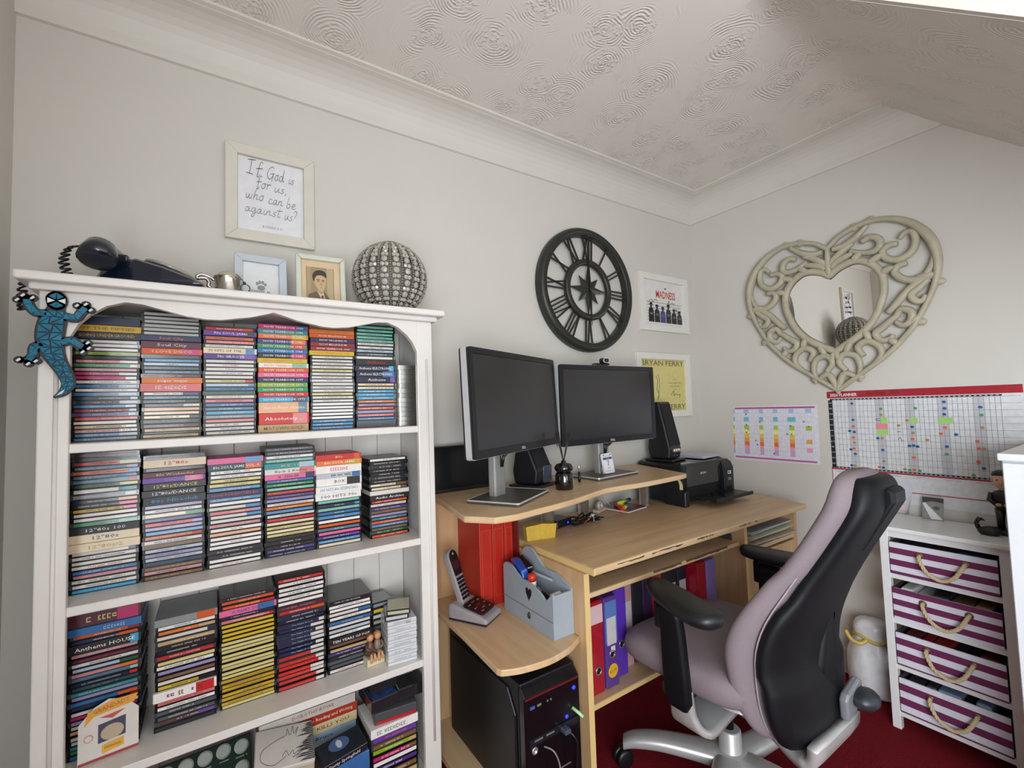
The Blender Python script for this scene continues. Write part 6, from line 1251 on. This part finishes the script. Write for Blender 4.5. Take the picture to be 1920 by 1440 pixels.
# gas column and star base
MB().lathe([(.040, .060), (.040, .075), (.036, .080), (.034, .165), (.030, .170)], 28).build('column_sleeve', ALU, ch)
MB().lathe([(.014, .165), (.014, .31)], 18).build('gas_lift', mat('dark_chrome', '#3c3a3c', rough=.25, metal=.9), ch)
hub = MB().lathe([(.0, .050), (.060, .055), (.066, .075), (.058, .098), (.045, .106), (0, .106)], 30).build('hub', ALU, ch)
for k in range(5):
    a = R(131.4+72*k); Mz = Matrix.Rotation(a, 4, 'Z')
    p = catmull([(.03, 0, .078), (.12, 0, .090), (.22, 0, .096), (.30, 0, .088), (.336, 0, .074)], 5); n = len(p)
    lo = []
    for i, (x, y, z) in enumerate(p):
        t = i/(n-1); w = .046-.020*t; h = .026-.010*t
        lo.append([(x, w*math.copysign(abs(cos(b))**.6, cos(b)), z+h*math.copysign(abs(sin(b))**.7, sin(b))) for b in [2*pi*j/14 for j in range(14)]])
    ba = MB().loft(lo, mtx=Mz).build('base_arm', ALU, ch)
    ca_ = Mz @ Matrix.Translation((.328, 0, 0)) @ Matrix.Rotation(R(35+k*50), 4, 'Z')
    cst = MB()
    for s in (-1, 1): cst.lathe([(.0, -.010), (.024, -.010), (.030, -.006), (.030, .006), (.024, .010), (.0, .010)], 20, ca_ @ Matrix.Translation((.012, s*.0125, .0302)) @ Matrix.Rotation(pi/2, 4, 'X'))
    cst.tube([ca_ @ Vector((.012, -.02, .0302)), ca_ @ Vector((.012, .02, .0302))], .006, 8)
    cst.tube([ca_ @ Vector((0, 0, .04)), ca_ @ Vector((0, 0, .078))], .008, 8); cst.bbox(-.012, .016, -.010, .010, .030, .066, .004, 1, ca_)
    cst.build('caster', BLK, ch)
# ================================================================ drawer unit by the right wall
UW = mat('white_unit_paint', '#e6e6e6', rough=.3, vary=.02)
du = thing('drawer_unit', 'white wooden unit of four striped fabric drawers by the right wall', 'drawer unit', (0, 0, 0))
Y0, Y1, XF, XB, UT = -.902, -1.240, -.262, -.022, .735
bevel(MB().box(XF-.018, XB+.004, Y1-.014, Y0+.014, UT-.016, UT).build('top_board', UW, du), .004, 2)
for y in (Y0, Y1):
    yy = (y-.026, y) if y == Y0 else (y, y+.026)
    for x0 in (XF, XB-.026): MB().bbox(x0, x0+.026, yy[0], yy[1], 0, UT-.016, .0015, 1).build('leg', UW, du)
RZ = [.695, .545, .382, .218, .050]
for z in RZ:
    MB().box(XF+.002, XF+.020, Y1+.024, Y0-.024, z, z+.018 if z < .69 else UT-.016).build('front_rail', UW, du)
    for y in (Y0-.020, Y1+.004): MB().box(XF+.024, XB-.024, y, y+.016, z, z+.018).build('side_rail', UW, du)
FABW = mat('white_striped_canvas', '#dcdce8', rough=.85, bump=.15, bscale=900); FABP = mat('plum_striped_canvas', '#6a2350', rough=.85, bump=.15, bscale=900); ROPE = mat('cream_rope', '#cbb894', rough=.9, bump=.6, bscale=260)
DARKF = mat('drawer_lining', '#3a3338', rough=.9)
for i in range(4):
    z0 = RZ[i+1]+.019; z1 = [.678, .512, .352, .190][i]; ya, yb = Y0-.030, Y1+.030; xf = XF-.004
    t = thing('fabric_drawer', f'purple and white striped fabric drawer with rope handle, {ORD[i+1]} from the top', 'drawer', (0, 0, 0), group='striped fabric drawers')
    H_ = z1-z0; mb = MB(); mb.box(xf+.003, XB-.01, ya-.006, ya, z0, z1); mb.box(xf+.003, XB-.01, yb, yb+.006, z0, z1); mb.box(XB-.016, XB-.01, yb, ya, z0, z1); mb.box(xf+.003, XB-.01, yb, ya, z0, z0+.005)
    mb.build('drawer_sides', DARKF, t)
    MB().box(xf+.0005, xf+.006, yb, ya, z0, z1).build('drawer_front', FABW, t)
    ns = 6; first = 1 if i in (1,) else 0; sh = H_/5.4; zt = z1; k = 0
    z = z1
    pat = [(0, .9), (1, 1), (0, 1), (1, 1), (0, 1), (1, .5)] if i == 0 else ([(1, .9), (0, 1), (1, 1), (0, 1), (1, 1), (0, .5)] if i == 1 else [(0, .8), (1, 1), (0, 1), (1, 1), (0, 1), (1, .2)])
    tot = sum(p[1] for p in pat)
    for c_, w in pat:
        h = H_*w/tot
        if c_: MB().box(xf-.0008, xf+.001, yb, ya, z-h, z).build('stripe', FABP, t)
        z -= h
    zc = z1-H_*.28
    ring_y = (ya-.085, yb+.075)
    for y in ring_y: MB().lathe([(.006, 0), (.011, 0), (.011, .002), (.006, .003), (.006, 0)], 18, Matrix.Translation((xf-.0006, y, zc)) @ Matrix.Rotation(-pi/2, 4, 'Y'), cap=False).build('eyelet', mat('bronze_eyelet', '#8a6d4a', rough=.35, metal=.8), t)
    cp_ = catmull([(xf+.002, ring_y[0], zc), (xf-.020, ring_y[0]-.004, zc-.010), (xf-.030, ring_y[0]-.025, zc-.045), (xf-.026, (ring_y[0]+ring_y[1])/2, zc-.064), (xf-.030, ring_y[1]+.025, zc-.045), (xf-.020, ring_y[1]+.004, zc-.010), (xf+.002, ring_y[1], zc)], 10)
    for s in range(3):
        P_ = []
        for j, p in enumerate(cp_):
            tt = (Vector(cp_[min(j+1, len(cp_)-1)])-Vector(cp_[max(j-1, 0)])).normalized(); n1 = tt.orthogonal().normalized(); n1 = (Vector((1, 0, 0))-tt*tt.x).normalized(); n2 = tt.cross(n1); a = j*.75+s*2*pi/3
            P_.append(Vector(p)+(n1*cos(a)+n2*sin(a))*.0032)
        MB().tube(P_, .0036, 6).build('rope_strand', ROPE, t)
    # contents showing above the front
    rc = random.Random(i*3+1); y = ya-.02
    j = 0
    while y > yb+.05:
        w = rc.uniform(.03, .07); c = rc.choice([('#1c2a4a', 'navy'), ('#5a2028', 'dark red'), ('#8a8d92', 'grey'), ('#2a2630', 'charcoal'), ('#a02428', 'red'), ('#6d7f9a', 'blue-grey')] if i != 1 else [('#d8d8dc', 'white'), ('#6a5038', 'brown'), ('#2a2630', 'charcoal'), ('#55606a', 'slate')]); w = min(w, y-yb-.01)
        b_ = thing('folded_item', f'{c[0] and c[1]} item, {ORD[j+1]} from the left inside the {ORD[i+1]} striped drawer', 'clutter', (0, 0, 0), group='things inside the striped drawers')
        bevel(MB().box(xf+.010, XB-.03, y-w+.002, y, z0+.006, z1+rc.uniform(-.012, .008)).build('bundle', OBJ_MATTE, b_, c[0]), .006, 2); y -= w; j += 1
# photo leaning at the back of the unit
pt = thing('small_photo', 'small black and white photograph leaning on the wall above the drawers', 'photo', (-.052, -1.008, UT+.0008), rot=(R(-12), 0, -pi/2))
MB().box(-.031, .031, -.0008, .0008, 0, .084).build('photo_paper', OBJ_PRINT, pt, '#8d8d8a')
flatpoly(pt, 'photo_dark', [(-.031, .084), (.031, .084), (.031, .066), (.0, .070), (-.03, .062)], (0, -.0014, 0), color='#3c3c38'); flatpoly(pt, 'photo_light', [(-.031, .060), (-.022, .062), (.028, .004), (-.005, .002)], (0, -.0014, 0), color='#dfe2e6'); flatpoly(pt, 'photo_mid', circle(14, .010, .008, .010, .045), (0, -.0016, 0), color='#5a5a54')
# painted figurine of a man
fm = thing('man_figurine', 'painted figurine of a man in black standing on the drawer unit', 'figurine', (-.115, -1.212, UT+.0008), -pi/2)
BLKP = mat('black_painted_resin', '#17181c', rough=.35)
MB().loft([[(x, y, z) for x, y in circle(18, a, b)] for z, a, b in ((0, .040, .030), (.010, .042, .032), (.016, .036, .026))]).build('base', BLKP, fm)
mb = MB()
for s in (-1, 1): mb.loft([[(s*.012+x, y, z) for x, y in circle(12, r, r)] for z, r in ((.014, .010), (.05, .011), (.085, .013))])
mb.loft([[(x, y, z) for x, y in circle(16, a, b)] for z, a, b in ((.078, .022, .014), (.10, .024, .016), (.128, .030, .017), (.142, .024, .014), (.148, .010, .009))]); mb.build('suit_body', BLKP, fm)
mb = MB()
for s in (-1, 1): mb.tube([(s*.028, 0, .136), (s*.034, -.006, .112), (s*.016, -.020, .100)], [.009, .008, .007], 10)
mb.build('arms', BLKP, fm); MB().sphere((-.010, -.022, .100), (.009, .006, .006), 10, 6).sphere((.010, -.022, .100), (.009, .006, .006), 10, 6).build('hands', SKIN, fm)
FACE = mat('painted_face', '#d8ae90', rough=.45)
hd = MB().loft([[(x, y+dy, z) for x, y in circle(16, a, b)] for z, a, b, dy in ((.142, .009, .009, 0), (.152, .010, .010, 0), (.158, .017, .018, -.002), (.170, .022, .022, -.003), (.186, .024, .024, -.002), (.200, .022, .023, 0), (.208, .012, .014, 0))]).sphere((0, -.026, .178), (.0045, .005, .006), 8, 6).build('head', FACE, fm)
MB().loft([[(x, y+dy, z) for x, y in circle(16, a, b)] for z, a, b, dy in ((.192, .026, .022, .006), (.200, .027, .026, .001), (.210, .022, .022, .001), (.216, .010, .010, 0))]).build('hair', BLKP, hd)
for s in (-1, 1): MB().sphere((s*.009, -.0238, .184), (.0032, .002, .0018), 8, 5).build('eye', BLKP, hd); MB().sphere((s*.025, 0, .180), (.004, .006, .008), 8, 6).build('ear', FACE, hd)
MB().box(-.006, .006, -.0255, -.0225, .1665, .1680).build('mouth', mat('painted_lip', '#a86a5a', rough=.5), hd)
# black bird-shaped ornament
bd = thing('black_bird_ornament', 'small black bird-shaped ornament in front of the man figurine', 'ornament', (-.165, -1.175, UT+.0008), -pi/2)
MB().loft([[(x, y, z) for x, y in circle(14, a, b, cx)] for z, a, b, cx in ((0, .022, .012, .004), (.010, .030, .014, .004), (.022, .028, .013, .006), (.030, .012, .008, .012))]).tube([(-.020, 0, .018), (-.026, 0, .034), (-.022, 0, .046), (-.016, 0, .052)], [.008, .006, .006, .007], 10).tube([(-.016, 0, .052), (-.004, 0, .046)], [.006, .001], 8).build('bird_body', BLKP, bd)
# plastic bag slumped by the wall
bg_ = thing('plastic_bag', 'crumpled white translucent plastic bag with yellow tie beside the drawer unit', 'bag', (-.095, -.800, 0.001)); rr_ = random.Random(11); lo = []
for z, r_ in ((0, .062), (.03, .075), (.10, .078), (.16, .072), (.20, .058), (.23, .046), (.26, .054), (.29, .048), (.305, .03)):
    lo.append([(r_*(1+rr_.uniform(-.10, .10))*cos(2*pi*k/18), 1.25*r_*(1+rr_.uniform(-.10, .10))*sin(2*pi*k/18), z+rr_.uniform(-.004, .004)) for k in range(18)])
subdiv(MB().loft(lo).build('bag_body', mat('translucent_white_plastic', '#dfe0e4', rough=.3, vary=.15, scale=25, bump=.5, bscale=40), bg_), 1)
MB().tube([(.050*cos(a), .062*sin(a), .232+.008*sin(3*a)) for a in [2*pi*k/24 for k in range(24)]], .0075, 8, closed=True).tube(catmull([(-.05, .0, .232), (-.066, .02, .215), (-.070, .05, .222), (-.066, .07, .250)], 5), .008, 8).build('yellow_tie', mat('yellow_tie', '#c9ae5a', rough=.4), bg_)
# white cabinet at the right edge
wc_ = thing('white_cabinet', 'tall plain white cabinet at the right edge in front of the drawers', 'cabinet', (0, 0, 0))
CW = mat('cool_white_laminate', '#dfe4e8', rough=.35, vary=.02)
bevel(MB().box(-.540, -.030, -1.75, -1.285, .02, 1.030).build('cabinet_body', CW, wc_), .003, 2); bevel(MB().box(-.560, -.030, -1.755, -1.280, 1.030, 1.050).build('top_board', CW, wc_), .003, 2)
for y0, y1 in ((-1.515, -1.288), (-1.747, -1.519)):
    d_ = bevel(MB().box(-.556, -.541, y0, y1, .06, 1.024).build('door', CW, wc_), .002, 1); MB().tube([(-.566, y0+.02 if y1 == -1.288 else y1-.02, .50), (-.566, y0+.02 if y1 == -1.288 else y1-.02, .60)], .005, 8).build('door_handle', mat('satin_silver_tube'), d_)
MB().box(-.53, -.04, -1.74, -1.295, 0, .02).build('plinth', CW, wc_)
